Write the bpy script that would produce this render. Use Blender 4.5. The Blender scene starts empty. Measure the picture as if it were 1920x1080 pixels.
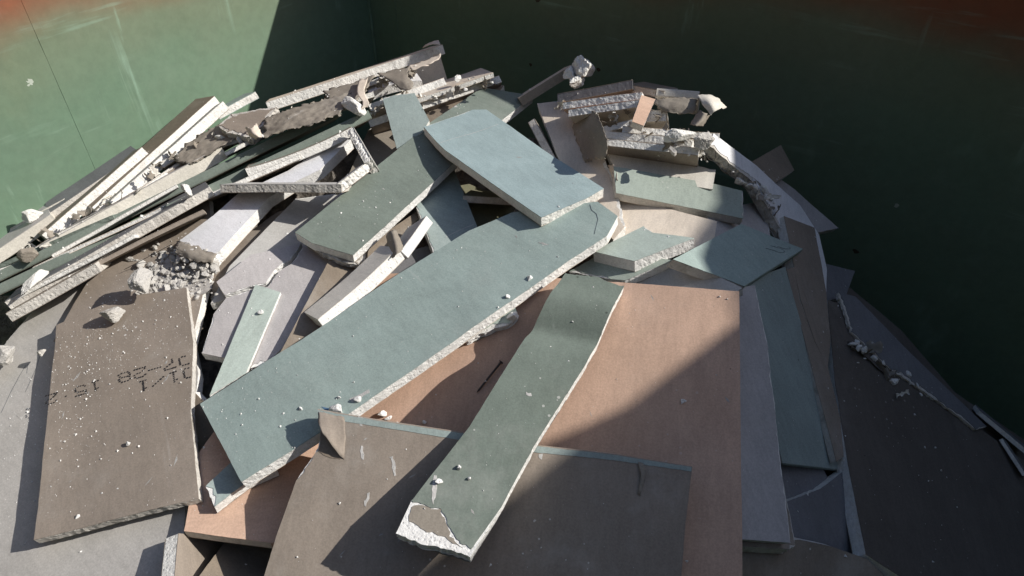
import bpy, bmesh, math, random
import numpy as np
from mathutils import Vector, Matrix, noise
from mathutils.geometry import delaunay_2d_cdt
random.seed(7)
S = bpy.context.scene
COL = S.collection

# ------------------------------------------------------------------ camera
PITCH, YAW, CZ = math.radians(39.4), math.radians(33.6), 2.4
cam = bpy.data.objects.new('camera', bpy.data.cameras.new('camera'))
COL.objects.link(cam)
cam.data.lens = 24.0
cam.data.sensor_width = 36.0
cam.data.clip_start = 0.02
cam.data.clip_end = 500
cam.location = (0, 0, CZ)
cam.rotation_euler = (math.radians(90) - PITCH, 0, YAW)
S.camera = cam

# ------------------------------------------------------------------ light
SUN_AZ, SUN_EL = math.radians(58), math.radians(36)       # azimuth from +y towards +x
SUN = Vector((math.cos(SUN_EL) * math.sin(SUN_AZ), math.cos(SUN_EL) * math.cos(SUN_AZ), math.sin(SUN_EL)))
w = bpy.data.worlds.new('World')
S.world = w
w.use_nodes = True
sky = w.node_tree.nodes.new('ShaderNodeTexSky')
sky.sky_type = 'NISHITA'
sky.sun_disc = False
sky.sun_elevation = SUN_EL
sky.sun_rotation = SUN_AZ
bg = w.node_tree.nodes['Background']
w.node_tree.links.new(sky.outputs[0], bg.inputs[0])
bg.inputs[1].default_value = 0.125
sl = bpy.data.lights.new('sun', 'SUN')
sl.energy = 5.0
sl.angle = math.radians(0.5)
sl.color = (1.0, 0.955, 0.89)
so = bpy.data.objects.new('sun', sl)
COL.objects.link(so)
so.rotation_euler = SUN.to_track_quat('Z', 'Y').to_euler()
S.view_settings.view_transform = 'Standard'
S.view_settings.look = 'None'
S.view_settings.exposure = 0.08
S.view_settings.gamma = 1.0
S.view_settings.use_curve_mapping = False

# ------------------------------------------------------------------ picture geometry: sight lines of the lens
RV = Vector((math.cos(YAW), math.sin(YAW), 0))
FH = Vector((-math.sin(YAW), math.cos(YAW), 0))
FV = FH * math.cos(PITCH) - Vector((0, 0, math.sin(PITCH)))
UV = FH * math.sin(PITCH) + Vector((0, 0, math.cos(PITCH)))
EYE = Vector((0, 0, CZ))
def ray(px, py):
    return (RV * (px - 960) + UV * (540 - py) + FV * 1280) * 1e-3
def at(px, py, q):
    return EYE + ray(px, py) / q

# the heap's overall form, as inverse distance along sight lines
CTRL = [(900, 1080, 1.61), (200, 1000, 1.54), (0, 1080, 1.585), (0, 700, 1.24), (0, 480, 1.04), (500, 550, 1.205), (800, 540, 1.27),
        (1000, 600, 1.315), (1390, 540, 1.31), (960, 400, 1.11), (820, 100, .895), (1100, 150, 1.01), (1350, 200, 1.11), (1390, 380, 1.15),
        (1390, 1080, 1.52), (1550, 500, 1.08), (1600, 800, 1.25), (1900, 900, 1.18), (1900, 1080, 1.33), (400, 190, .915), (200, 300, .96),
        (500, 820, 1.45), (1200, 800, 1.44), (640, 260, 1.0), (250, 560, 1.20), (1700, 650, 1.1), (0, 1250, 1.70), (960, 1300, 1.75), (1900, 1250, 1.42)]
_P = np.array([(c[0] / 1000, c[1] / 1000) for c in CTRL])
_Q = np.array([c[2] for c in CTRL])
def _phi(r2):
    return np.where(r2 > 1e-12, r2 * np.log(r2 + 1e-20), 0.0)
_n = len(CTRL)
_A = np.zeros((_n + 3, _n + 3))
_A[:_n, :_n] = _phi(((_P[:, None] - _P[None]) ** 2).sum(-1)) + 0.004 * np.eye(_n)
_A[:_n, _n:] = np.c_[np.ones(_n), _P]
_A[_n:, :_n] = _A[:_n, _n:].T
_W = np.linalg.solve(_A, np.r_[_Q, 0, 0, 0])
def mound(px, py):
    p = np.array([px / 1000, py / 1000])
    return float(_phi(((p - _P) ** 2).sum(-1)) @ _W[:_n] + _W[_n] + p @ _W[_n + 1:])

# ------------------------------------------------------------------ materials
def lin(c):
    c /= 255
    return c / 12.92 if c <= .04045 else ((c + .055) / 1.055) ** 2.4
def C(r, g, b, k=1.12):
    return tuple(min(.85, lin(x) * k) for x in (r, g, b))
class NT:
    def __init__(s, name):
        s.m = bpy.data.materials.new(name)
        s.m.use_nodes = True
        s.t = s.m.node_tree
        s.b = s.t.nodes['Principled BSDF']
    def n(s, typ, **kw):
        nd = s.t.nodes.new(typ)
        for k, v in kw.items():
            if k in nd.inputs.keys() if isinstance(k, str) else False:
                nd.inputs[k].default_value = v
            else:
                setattr(nd, k, v)
        return nd
    def l(s, a, b):
        s.t.links.new(a, b)
    def coords(s):
        tc = s.n('ShaderNodeTexCoord'); oi = s.n('ShaderNodeObjectInfo')
        mu = s.n('ShaderNodeMath', operation='MULTIPLY'); mu.inputs[1].default_value = 37.0
        s.l(oi.outputs['Random'], mu.inputs[0])
        ad = s.n('ShaderNodeVectorMath', operation='ADD')
        s.l(tc.outputs['Object'], ad.inputs[0]); s.l(mu.outputs[0], ad.inputs[1])
        return ad.outputs[0]
    def noise(s, co, scale, detail=3, rough=.55, stretch=None, rot=0):
        if stretch:
            mp = s.n('ShaderNodeMapping'); mp.inputs['Scale'].default_value = stretch; mp.inputs['Rotation'].default_value = (0, 0, rot)
            s.l(co, mp.inputs[0]); co = mp.outputs[0]
        nz = s.n('ShaderNodeTexNoise'); nz.inputs['Scale'].default_value = scale
        nz.inputs['Detail'].default_value = detail; nz.inputs['Roughness'].default_value = rough
        s.l(co, nz.inputs['Vector'])
        return nz.outputs['Fac']
    def ramp(s, f, a, b, va=0.0, vb=1.0):
        r = s.n('ShaderNodeMapRange'); r.interpolation_type = 'SMOOTHSTEP'
        r.inputs[1].default_value = a; r.inputs[2].default_value = b; r.inputs[3].default_value = va; r.inputs[4].default_value = vb
        s.l(f, r.inputs[0])
        return r.outputs[0]
    def mix(s, fac, a, b, mode='MIX'):
        m = s.n('ShaderNodeMix', data_type='RGBA', blend_type=mode)
        for v, i in ((fac, 0), (a, 6), (b, 7)):
            if isinstance(v, (int, float)):
                m.inputs[i].default_value = v
            elif isinstance(v, tuple):
                m.inputs[i].default_value = (*v[:3], 1)
            else:
                s.l(v, m.inputs[i])
        return m.outputs[2]
    def math(s, op, a, b=0.0):
        m = s.n('ShaderNodeMath', operation=op)
        for v, i in ((a, 0), (b, 1)):
            if isinstance(v, (int, float)):
                m.inputs[i].default_value = v
            else:
                s.l(v, m.inputs[i])
        return m.outputs[0]
    def scale_col(s, col, fac):
        vm = s.n('ShaderNodeVectorMath', operation='SCALE')
        if isinstance(col, tuple):
            vm.inputs[0].default_value = col[:3]
        else:
            s.l(col, vm.inputs[0])
        s.l(fac, vm.inputs['Scale'])
        return vm.outputs[0]
    def bump(s, hs):
        prev = None
        for h, st, d in hs:
            b = s.n('ShaderNodeBump'); b.inputs['Strength'].default_value = st; b.inputs['Distance'].default_value = d
            s.l(h, b.inputs['Height'])
            if prev is not None:
                s.l(prev, b.inputs['Normal'])
            prev = b.outputs[0]
        s.l(prev, s.b.inputs['Normal'])

def paper(name, rgb, dust=.5, stain=.5, rough=.86, scuff=.35):
    """Liner paper of plasterboard: fibre mottling, handling stains, plaster dust specks and scuffs."""
    g_ = .3 * rgb[0] + .55 * rgb[1] + .15 * rgb[2]
    rgb = tuple(c * .84 + g_ * .16 for c in rgb)
    t = NT(name)
    co = t.coords()
    fib = t.noise(co, 420, 2, .7)
    fib2 = t.noise(co, 160, 3, .6, (1, .25, 1), .4)
    mid = t.noise(co, 19, 5, .62)
    low = t.noise(co, 4.5, 4, .6)
    f = t.math('ADD', t.ramp(fib, .25, .75, .90, 1.10), t.ramp(fib2, .3, .7, -.05, .05))
    f = t.math('ADD', f, t.ramp(mid, .25, .75, -.06, .06))
    col = t.scale_col(rgb, f)
    wipe = t.ramp(t.noise(co, 9, 4, .6, (1, .14, 1), .9), .35, .7, -.06, .07)
    col = t.scale_col(col, t.math('ADD', 1.0, wipe))
    dirty = tuple(x * y for x, y in zip(rgb, (.70, .66, .58)))
    col = t.mix(t.math('MULTIPLY', t.ramp(low, .5, .74), .55 * stain), col, dirty)
    pale = t.math('MULTIPLY', t.ramp(t.noise(co, 7, 6, .68), .5, .78), .34 * dust)
    col = t.mix(pale, col, (.62, .60, .56))
    sc = t.math('MULTIPLY', t.ramp(t.noise(co, 30, 3, .6, (1, .06, 1), 1.0), .70, .78), t.ramp(low, .48, .6))
    col = t.mix(t.math('MULTIPLY', sc, scuff), col, (.66, .65, .62))
    vo = t.n('ShaderNodeTexVoronoi'); vo.inputs['Scale'].default_value = 120
    t.l(co, vo.inputs['Vector'])
    sep = t.n('ShaderNodeSeparateColor'); t.l(vo.outputs['Color'], sep.inputs[0])
    thr = t.math('MULTIPLY', t.ramp(sep.outputs[0], .62, 1.0), t.ramp(t.noise(co, 9, 3), .38, .68, .03, .24))
    spk = t.math('LESS_THAN', vo.outputs['Distance'], thr)
    col = t.mix(t.math('MULTIPLY', spk, min(1, .7 * dust)), col, (.72, .70, .66))
    vd = t.n('ShaderNodeTexVoronoi'); vd.inputs['Scale'].default_value = 34
    t.l(co, vd.inputs['Vector'])
    sd = t.n('ShaderNodeSeparateColor'); t.l(vd.outputs['Color'], sd.inputs[0])
    dk = t.math('LESS_THAN', vd.outputs['Distance'], t.math('MULTIPLY', t.ramp(sd.outputs[1], .8, 1.0), .06))
    col = t.mix(t.math('MULTIPLY', dk, .7), col, tuple(x * .3 for x in rgb))
    t.l(col, t.b.inputs['Base Color'])
    t.b.inputs['Roughness'].default_value = rough
    t.b.inputs['Specular IOR Level'].default_value = .25
    t.bump([(mid, .12, .003), (t.noise(co, 260, 3, .7), .22, .0010), (spk, .4, .001)])
    return t.m

def gypsum(name, rgb=(.76, .745, .70), dirt=.4):
    t = NT(name)
    co = t.coords()
    a = t.noise(co, 210, 6, .75); b = t.noise(co, 14, 4, .6)
    col = t.scale_col(rgb, t.math('ADD', t.ramp(a, .25, .75, .82, 1.1), t.ramp(b, .3, .7, -.08, .08)))
    col = t.mix(t.math('MULTIPLY', t.ramp(t.noise(co, 24, 5, .65), .52, .72), dirt), col, (.30, .27, .23))
    vo = t.n('ShaderNodeTexVoronoi'); vo.inputs['Scale'].default_value = 210
    t.l(co, vo.inputs['Vector'])
    pit = t.ramp(vo.outputs['Distance'], .0, .45)
    col = t.mix(t.math('MULTIPLY', t.ramp(vo.outputs['Distance'], .22, .05), .35), col, (.30, .28, .25))
    t.l(col, t.b.inputs['Base Color'])
    t.b.inputs['Roughness'].default_value = .95
    t.b.inputs['Specular IOR Level'].default_value = .1
    t.bump([(a, .7, .0022), (pit, .45, .0012)])
    return t.m

M = {
    'green_dark': paper('dark green liner', C(112, 123, 113), .35, .35),
    'green_strip': paper('grey green liner', C(105, 116, 106), .6, .4),
    'bluegreen': paper('blue green liner', C(142, 159, 153), .35, .25),
    'blue': paper('pale blue liner', C(143, 163, 164), .15, .2),
    'teal': paper('teal liner', C(140, 154, 150), .3, .3),
    'mint': paper('mint liner', C(166, 179, 169), .3, .3),
    'sage': paper('pale sage liner', C(146, 157, 146), .3, .3),
    'pink': paper('pink liner', C(188, 154, 130), .3, .3),
    'brown': paper('grey brown liner', C(139, 127, 114), .9, .5),
    'taupe': paper('taupe liner', C(136, 127, 114), .6, .5),
    'darkbrown': paper('dusty dark brown liner', C(128, 115, 99), .9, .6),
    'grey': paper('light grey liner', C(167, 163, 157), .6, .3),
    'lavgrey': paper('lavender grey liner', C(170, 165, 163), .5, .4),
    'palegrey': paper('pale warm grey liner', C(170, 168, 163), .4, .5),
    'white': paper('white coated liner', C(214, 214, 216), .2, .25, .5, .1),
    'kraft': paper('kraft liner', C(206, 192, 174), .2, .7),
    'slate': paper('slate liner', C(113, 113, 116), .3, .3),
    'ivory': paper('ivory liner', C(205, 199, 186), .2, .4),
    'charcoal': paper('charcoal liner', C(96, 89, 82), .3, .4),
    'olive': paper('olive liner', C(120, 118, 92), .5, .4),
}
G = gypsum('broken gypsum')
GD = gypsum('dirty gypsum', (.60, .57, .52), .8)
GM = gypsum('dusty gypsum', (.50, .48, .445), .5)
GW = gypsum('clean cut gypsum', (.80, .79, .76), .12)

# ------------------------------------------------------------------ object helpers
def tag(o, label, cat, group=None, kind=None):
    if label: o['label'] = label
    if cat: o['category'] = cat
    if group: o['group'] = group
    if kind: o['kind'] = kind
    return o
def thing(name, label, cat, mat=None, group=None):
    o = bpy.data.objects.new(name, None)
    o.empty_display_size = .05
    COL.objects.link(o)
    if mat is not None: o.matrix_world = mat
    return tag(o, label, cat, group)
def link(name, verts, faces, mat, parent=None, smooth=False, world=None):
    me = bpy.data.meshes.new(name)
    me.from_pydata([tuple(v) for v in verts], [], faces)
    me.materials.append(mat)
    if smooth:
        me.polygons.foreach_set('use_smooth', [True] * len(me.polygons))
    me.update()
    o = bpy.data.objects.new(name, me)
    COL.objects.link(o)
    if parent is not None: o.parent = parent
    elif world is not None: o.matrix_world = world
    return o
def fn(p, f, seed=0.0, oct=3):
    v = Vector((p[0] * f + seed * 7.31, p[1] * f - seed * 3.17, p[2] * f + seed))
    s, a = 0.0, 1.0
    for _ in range(oct):
        s += a * noise.noise(v); v = v * 2.13 + Vector((5.2, 1.3, 8.7)); a *= .55
    return s
def inside(poly, X, Y):
    r = np.zeros(X.shape, bool)
    n = len(poly)
    for i in range(n):
        x1, y1 = poly[i]; x2, y2 = poly[(i + 1) % n]
        if y1 == y2: continue
        c = ((y1 > Y) != (y2 > Y)) & (X < (x2 - x1) * (Y - y1) / (y2 - y1) + x1)
        r ^= c
    return r

def triangulate(outline, step, holes=None):
    """Triangles filling a 2D outline with interior points every STEP, so that the face can be bent."""
    n = len(outline)
    xs = [p[0] for p in outline]; ys = [p[1] for p in outline]
    gx, gy = np.meshgrid(np.arange(min(xs) + step / 2, max(xs), step), np.arange(min(ys) + step / 2, max(ys), step))
    gx = gx + (np.arange(gx.shape[0]) % 2)[:, None] * step / 2
    gx, gy = gx.ravel(), gy.ravel()
    k = inside(outline, gx, gy)
    gx, gy = gx[k], gy[k]
    if len(gx):
        o = np.array(outline)
        d = ((gx[:, None] - o[None, :, 0]) ** 2 + (gy[:, None] - o[None, :, 1]) ** 2).min(1)
        k = d > (step * .35) ** 2
        gx, gy = gx[k], gy[k]
    vs = [Vector(p) for p in outline] + [Vector((float(a), float(b))) for a, b in zip(gx, gy)]
    r = delaunay_2d_cdt(vs, [], [list(range(n))], 1, 1e-6)
    return [tuple(v) for v in r[0]], [tuple(f) for f in r[2]]

WARP = {}
ROUGH = {'f': (.0, .0, .0), 'c': (.0003, .0003, 0), 's': (.0010, .0004, .0003), 't': (.0018, .0024, .0030), 'x': (.0042, .005, .008)}
def build_slab(name, label, cat, world, outline, T, face, back, core, edges='s', bend=(0, 0, 0), step=.02, seed=None, group=None, warp=.0008, samp=.0036, curl=0, paper_outline=None, paper_edges='t', ridges=()):
    """One board: gypsum core with broken sides, a facing paper above and a backing paper below. OUTLINE is in metres in the board's own plane."""
    seed = random.random() * 50 if seed is None else seed
    n = len(outline)
    area = sum(outline[i][0] * outline[(i + 1) % n][1] - outline[(i + 1) % n][0] * outline[i][1] for i in range(n))
    if area < 0:
        outline = outline[::-1]
        e = [edges[i % len(edges)] for i in range(n)]
        edges = [e[(n - 2 - i) % n] for i in range(n)]
    pts, nor, ed, tp = [], [], [], []
    for i in range(n):
        a, b = Vector(outline[i]), Vector(outline[(i + 1) % n])
        L = (b - a).length
        if L < 1e-6: continue
        k = max(1, int(L / samp))
        nn = Vector(((b - a).y, -(b - a).x)) / L
        for j in range(k):
            f = j / k
            pts.append(a.lerp(b, f)); nor.append(nn); ed.append(edges[i % len(edges)]); tp.append(min(1, min(f, 1 - f) * L / .008 + .12))
    cx = sum(p.x for p in pts) / len(pts); cy = sum(p.y for p in pts) / len(pts)
    kx, ky, kxy = bend
    def warpz(x, y):
        dx, dy = x - cx, y - cy
        z = kx * dx * dx + ky * dy * dy + kxy * dx * dy + warp * fn((x, y, 0), 9, seed, 2)
        for (ax, ay), (bx, by), wd, hh in ridges:
            L = math.hypot(bx - ax, by - ay)
            d = ((x - ax) * (by - ay) - (y - ay) * (bx - ax)) / L
            z += hh * math.exp(-(d / wd) ** 2)
        return z
    pap, cor = [], []
    for i, p in enumerate(pts):
        rc, rp, inset = ROUGH[ed[i]]
        big = fn((p.x, p.y, 3), 22, seed, 2); fine = fn((p.x, p.y, 7), 130, seed, 2)
        o = tp[i] * (rp * (big * .9 + fine * .9)) - inset * (.6 + .6 * abs(big)) * tp[i]
        pap.append(p + nor[i] * o)
        oc = tp[i] * rc * (big * .8 + fine * .5)
        cor.append((p + nor[i] * oc, rc))
    if paper_outline:
        po = paper_outline; n2 = len(po); pe = [paper_edges[i % len(paper_edges)] for i in range(n2)]
        if sum(po[i][0] * po[(i + 1) % n2][1] - po[(i + 1) % n2][0] * po[i][1] for i in range(n2)) < 0:
            po = po[::-1]; pe = [pe[(n2 - 2 - i) % n2] for i in range(n2)]
        pap = []
        for i in range(n2):
            a, b = Vector(po[i]), Vector(po[(i + 1) % n2]); L = (b - a).length; k = max(1, int(L / .003))
            nn = Vector(((b - a).y, -(b - a).x)) / L
            for j in range(k):
                p = a.lerp(b, j / k)
                pap.append(p + nn * ROUGH[pe[i]][1] * (fn((p.x, p.y, 3), 22, seed, 2) + fn((p.x, p.y, 7), 130, seed, 2)))
    root = thing(name, label, cat, world, group)
    WARP[root.name] = warpz
    # core
    NL = 5
    V, F = [], []
    m = len(pts)
    for j in range(NL + 1):
        z = -.0005 - (T - .001) * j / NL
        for i in range(m):
            p, rc = cor[i]
            d = rc * .55 * fn((p.x, p.y, z), 230, seed + 3, 3) - (rc * .5 * abs(j / NL - .5) * 2 if rc > .001 else 0) - .0002
            q = p + nor[i] * d
            V.append((q.x, q.y, z + warpz(q.x, q.y)))
    for j in range(NL):
        for i in range(m):
            a, b = j * m + i, j * m + (i + 1) % m
            F.append((a, a + m, b + m, b))
    tv, tf = triangulate([tuple(p + nor[i] * -.0002) for i, (p, _) in enumerate(cor)], step)
    o0 = len(V)
    V += [(x, y, -.0005 + warpz(x, y)) for x, y in tv]; F += [tuple(o0 + a for a in f) for f in tf]
    o0 = len(V)
    V += [(x, y, -T + .0005 + warpz(x, y)) for x, y in tv]; F += [tuple(o0 + a for a in f[::-1]) for f in tf]
    link('plaster_core', V, F, core, root)
    # facing paper
    tv, tf = triangulate([tuple(p) for p in pap], step)
    V = [(x, y, .0004 + warpz(x, y) + (curl * max(0, fn((x, y, 1), 14, seed + 9, 1) - .1) if curl else 0)) for x, y in tv]
    F = list(tf)
    o0 = len(V)
    rows = [(0, 0), (-.0007, 0)]
    for rr, (z, _) in enumerate(rows):
        for i, p in enumerate(pap):
            V.append((p.x, p.y, .0004 + z + warpz(p.x, p.y)))
    mp_ = len(pap)
    for i in range(mp_):
        a, b = o0 + i, o0 + (i + 1) % mp_
        F.append((a, a + mp_, b + mp_, b))
    # a factory edge: the facing paper wraps round the side
    for i in range(m):
        if ed[i] == 'f':
            p, q = pts[i], pts[(i + 1) % m]
            base = len(V)
            prof = [(0.0, .0004), (.0009, -.0006), (.0015, -.003), (.0016, -T * .5), (.0015, -T + .003), (.0009, -T + .0002), (-.012, -T - .0003)]
            for pp in (p, q):
                for off, z in prof:
                    r = pp + nor[i] * off
                    V.append((r.x, r.y, z + warpz(r.x, r.y)))
            for k in range(len(prof) - 1):
                F.append((base + k, base + k + 1, base + len(prof) + k + 1, base + len(prof) + k))
    link('paper_face', V, F, face, root, smooth=True)
    # backing paper
    bo = []
    for i, p in enumerate(pts):
        rc, rp, inset = ROUGH[ed[i]]
        bo.append(p + nor[i] * (tp[i] * (rp * .8 * fn((p.x, p.y, 11), 40, seed + 5, 3)) - .0002))
    tv, tf = triangulate([tuple(p) for p in bo], step)
    V = [(x, y, -T - .0003 + warpz(x, y)) for x, y in tv]; F = [f[::-1] for f in tf]
    o0 = len(V)
    for z in (-T - .0003, -T + .0007):
        V += [(p.x, p.y, z + warpz(p.x, p.y)) for p in bo]
    for i in range(m):
        a, b = o0 + i, o0 + (i + 1) % m
        F.append((a, b, b + m, a + m))
    link('backing_paper', V, F, back, root)
    return root

PLACED = []     # resting boards so far: (outline, plane of inverse distance)
BOARDS = {}
def plane_q(abc, px, py):
    return abc[0] * px / 1000 + abc[1] * py / 1000 + abc[2]
def rest(pts, T, bias=(0, 0, 0), rests=True, gap=1.0):
    """Lay a board's plane on the heap: follow the heap's form, but stay above every board already lying there."""
    xs = [p[0] for p in pts]; ys = [p[1] for p in pts]
    X, Y = np.meshgrid(np.arange(min(xs), max(xs) + 1, 9.0), np.arange(min(ys), max(ys) + 1, 9.0))
    X, Y = X.ravel(), Y.ravel()
    k = inside(pts, X, Y)
    X, Y = X[k], Y[k]
    X = np.r_[X, xs]; Y = np.r_[Y, ys]
    mx, my = X.mean(), Y.mean()
    sub = slice(None, None, max(1, len(X) // 150))
    tgt = np.array([mound(a, b) for a, b in zip(X[sub], Y[sub])]) + bias[0] + bias[1] * (X[sub] - mx) / 1000 + bias[2] * (Y[sub] - my) / 1000
    Am = np.c_[X[sub] / 1000, Y[sub] / 1000, np.ones(len(X[sub]))]
    abc = np.linalg.lstsq(Am, tgt, rcond=None)[0]
    if rests:
        cons = []
        for poly, pl, T2 in PLACED:
            kk = inside(poly, X, Y)
            if kk.any():
                qq = plane_q(pl, X[kk], Y[kk])
                cons.append(np.c_[X[kk], Y[kk], qq + gap * .95 * T * qq * qq])
        if cons:
            cs = np.concatenate(cons)
            Ac = np.c_[cs[:, 0] / 1000, cs[:, 1] / 1000, np.ones(len(cs))]
            for _ in range(60):
                viol = cs[:, 2] - Ac @ abc > 0
                if not viol.any(): break
                wgt = 30.0
                AA = np.r_[Am, Ac[viol] * wgt]; BB = np.r_[tgt, cs[viol, 2] * wgt + .002 * wgt]
                new = np.linalg.lstsq(AA, BB, rcond=None)[0]
                abc = abc * .4 + new * .6
            short = (cs[:, 2] - Ac @ abc).max()
            if short > 0: abc = abc + np.array([0, 0, short])
    return abc
def board(key, label, pts, face, back='taupe', edges='s', T=.016, core=None, bias=(0, 0, 0), bend=(0, 0, 0), name='plasterboard_offcut', cat='plasterboard', rests=True, group='broken plasterboard offcuts', gap=1.0, paper=None, **kw):
    abc = rest(pts, T, bias, rests, gap)
    P = [at(x, y, max(.4, plane_q(abc, x, y))) for x, y in pts]
    # plane from three spread pixels
    mx = sum(p[0] for p in pts) / len(pts); my = sum(p[1] for p in pts) / len(pts)
    a, b, c = (at(mx + dx, my + dy, plane_q(abc, mx + dx, my + dy)) for dx, dy in ((0, 0), (40, 0), (0, -40)))
    nrm = (b - a).cross(c - a).normalized()
    if nrm.dot(EYE - a) < 0: nrm = -nrm
    u = (P[1] - P[0]).normalized()
    u = (u - nrm * u.dot(nrm)).normalized()
    v = nrm.cross(u)
    o = a
    world = Matrix((u, v, nrm)).transposed().to_4x4(); world.translation = o
    out = [((p - o).dot(u), (p - o).dot(v)) for p in P]
    if paper:
        pp = [at(x, y, plane_q(abc, x, y)) for x, y in paper]
        kw['paper_outline'] = [((p - o).dot(u), (p - o).dot(v)) for p in pp]
    if 'ridges' in kw:
        f2 = lambda p: (lambda q: ((q - o).dot(u), (q - o).dot(v)))(at(p[0], p[1], plane_q(abc, *p)))
        kw['ridges'] = [(f2(a_), f2(b_), c_, d_) for a_, b_, c_, d_ in kw['ridges']]
    if rests: PLACED.append((pts, abc, T))
    r = build_slab(name, label, cat, world, out, T, M[face] if isinstance(face, str) else face, M[back] if isinstance(back, str) else back, core or G, edges, bend, group=group, **kw)
    BOARDS[key] = (r, abc, world, nrm)
    return r
def plank(key, label, p0, p1, dq, Tpx, W=.12, phi=8, face='taupe', back='taupe', edges='s', core=None, bend=0, name='plasterboard_strip', cat='plasterboard', group='plasterboard strips seen edge on', dq1=None, **kw):
    """A board lying edge towards the lens: P0-P1 is the upper line of its visible edge."""
    dq1 = dq if dq1 is None else dq1
    q0, q1 = mound(*p0) + dq, mound(*p1) + dq1
    A, B = at(*p0, q0), at(*p1, q1)
    u = (B - A).normalized(); L = (B - A).length
    mid = (A + B) / 2
    tc = (EYE - mid); tc = (tc - u * tc.dot(u)).normalized()
    up = u.cross(tc)
    if up.dot(UV) < 0: up = -up
    ph = math.radians(phi)
    n = (up * math.cos(ph) + tc * math.sin(ph)).normalized()
    v = n.cross(u)
    if v.dot(tc) > 0:
        u = -u; A, B = B, A; v = n.cross(u)
    T = Tpx / 1000 / ((q0 + q1) / 2) / max(.3, math.cos(ph))
    world = Matrix((u, v, n)).transposed().to_4x4(); world.translation = A
    r = build_slab(name, label, cat, world, [(0, 0), (L, 0), (L - W * .05, W), (W * .05, W)], T, M[face] if isinstance(face, str) else face, M[back] if isinstance(back, str) else back, core or G, edges if len(edges) > 1 else edges * 4, (bend, 0, 0), group=group, **kw)
    BOARDS[key] = (r, None, world, n)
    return r
def grid_sheet(name, rows, mat, parent=None, thick=.0006, sub=4, rag=.0, seed=1.0, label=None, cat=None, group=None, wrinkle=0.0):
    """A bent piece of loose paper through rows of control points (px, py, offset from the heap's inverse distance)."""
    R = [[at(p[0], p[1], mound(p[0], p[1]) + p[2]) for p in row] for row in rows]
    def cr(p0, p1, p2, p3, t):
        return .5 * (2 * p1 + (p2 - p0) * t + (2 * p0 - 5 * p1 + 4 * p2 - p3) * t * t + (3 * p1 - p0 - 3 * p2 + p3) * t ** 3)
    def dense(seq):
        o = []
        for i in range(len(seq) - 1):
            a, b = seq[i], seq[i + 1]
            z = seq[i - 1] if i else a * 2 - b
            c = seq[i + 2] if i + 2 < len(seq) else b * 2 - a
            for k in range(sub):
                o.append(cr(z, a, b, c, k / sub))
        o.append(seq[-1])
        return o
    R = [dense(r) for r in R]
    cols = [dense([R[i][j] for i in range(len(R))]) for j in range(len(R[0]))]
    nu, nv = len(cols), len(cols[0])
    P = [[cols[i][j].copy() for j in range(nv)] for i in range(nu)]
    for i in range(nu):
        for j in range(nv):
            e = 1.0 if i in (0, nu - 1) or j in (0, nv - 1) else .25
            p = P[i][j]
            if rag: P[i][j] = p + Vector((fn(p, 150, seed, 4), fn(p, 150, seed + 5, 4), fn(p, 150, seed + 9, 4))) * rag * e
            if wrinkle: P[i][j] = P[i][j] + (EYE - p).normalized() * wrinkle * (1.1 - 2.2 * abs(noise.noise(p * 21 + Vector((seed, 0, 0)))) + .5 * noise.noise(p * 60))
    V, F = [], []
    for s in (0, 1):
        for i in range(nu):
            for j in range(nv):
                p = P[i][j]
                i0, i1, j0, j1 = max(i - 1, 0), min(i + 1, nu - 1), max(j - 1, 0), min(j + 1, nv - 1)
                nn = (P[i1][j] - P[i0][j]).cross(P[i][j1] - P[i][j0])
                nn = nn.normalized() if nn.length > 1e-12 else Vector((0, 0, 1))
                V.append(p + nn * thick * (s - .5))
    N = nu * nv
    for i in range(nu - 1):
        for j in range(nv - 1):
            a, b, c, d = i * nv + j, (i + 1) * nv + j, (i + 1) * nv + j + 1, i * nv + j + 1
            F.append((a, d, c, b)); F.append((N + a, N + b, N + c, N + d))
    rim = [(i, 0) for i in range(nu)] + [(nu - 1, j) for j in range(1, nv)] + [(i, nv - 1) for i in range(nu - 2, -1, -1)] + [(0, j) for j in range(nv - 2, 0, -1)]
    for k in range(len(rim)):
        a = rim[k][0] * nv + rim[k][1]; b = rim[(k + 1) % len(rim)][0] * nv + rim[(k + 1) % len(rim)][1]
        F.append((a, b, N + b, N + a))
    if parent is not None:
        inv = parent.matrix_basis.inverted()
        V = [inv @ v for v in V]
    else:
        c = sum(V, Vector()) / len(V)
        V = [v - c for v in V]
    o = link(name, V, F, mat, parent, smooth=True, world=None if parent is not None else Matrix.Translation(c))
    if label: tag(o, label, cat, group)
    return o
def chunk_mesh(c0, r, seed, sq=(1, 1, 1), sub=4, rough=.45, facet=True):
    bm = bmesh.new()
    bmesh.ops.create_icosphere(bm, subdivisions=sub, radius=1)
    rot = Matrix.Rotation(seed * 2.3, 3, 'Z') @ Matrix.Rotation(seed * 1.7, 3, 'X')
    V = []
    rr = random.Random(int(seed * 977) + 5)
    cuts = []
    for k in range(13):
        a = Vector((rr.gauss(0, 1), rr.gauss(0, 1), rr.gauss(0, 1))).normalized()
        cuts.append((a, rr.uniform(.5, .95)))
    for v in bm.verts:
        p = v.co.normalized()
        d = 1.2
        for a, h in cuts:
            c = p.dot(a)
            if c > .05: d = min(d, h / c)
        d *= 1 + rough * (.12 * fn(p, 2.2, seed, 2) + .10 * fn(p, 9, seed + 4, 3))
        p = p * d
        p = Vector((p.x * sq[0], p.y * sq[1], p.z * sq[2]))
        V.append(c0 + (rot @ p) * r)
    F = [tuple(v.index for v in f.verts) for f in bm.faces]
    bm.free()
    return V, F
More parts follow.
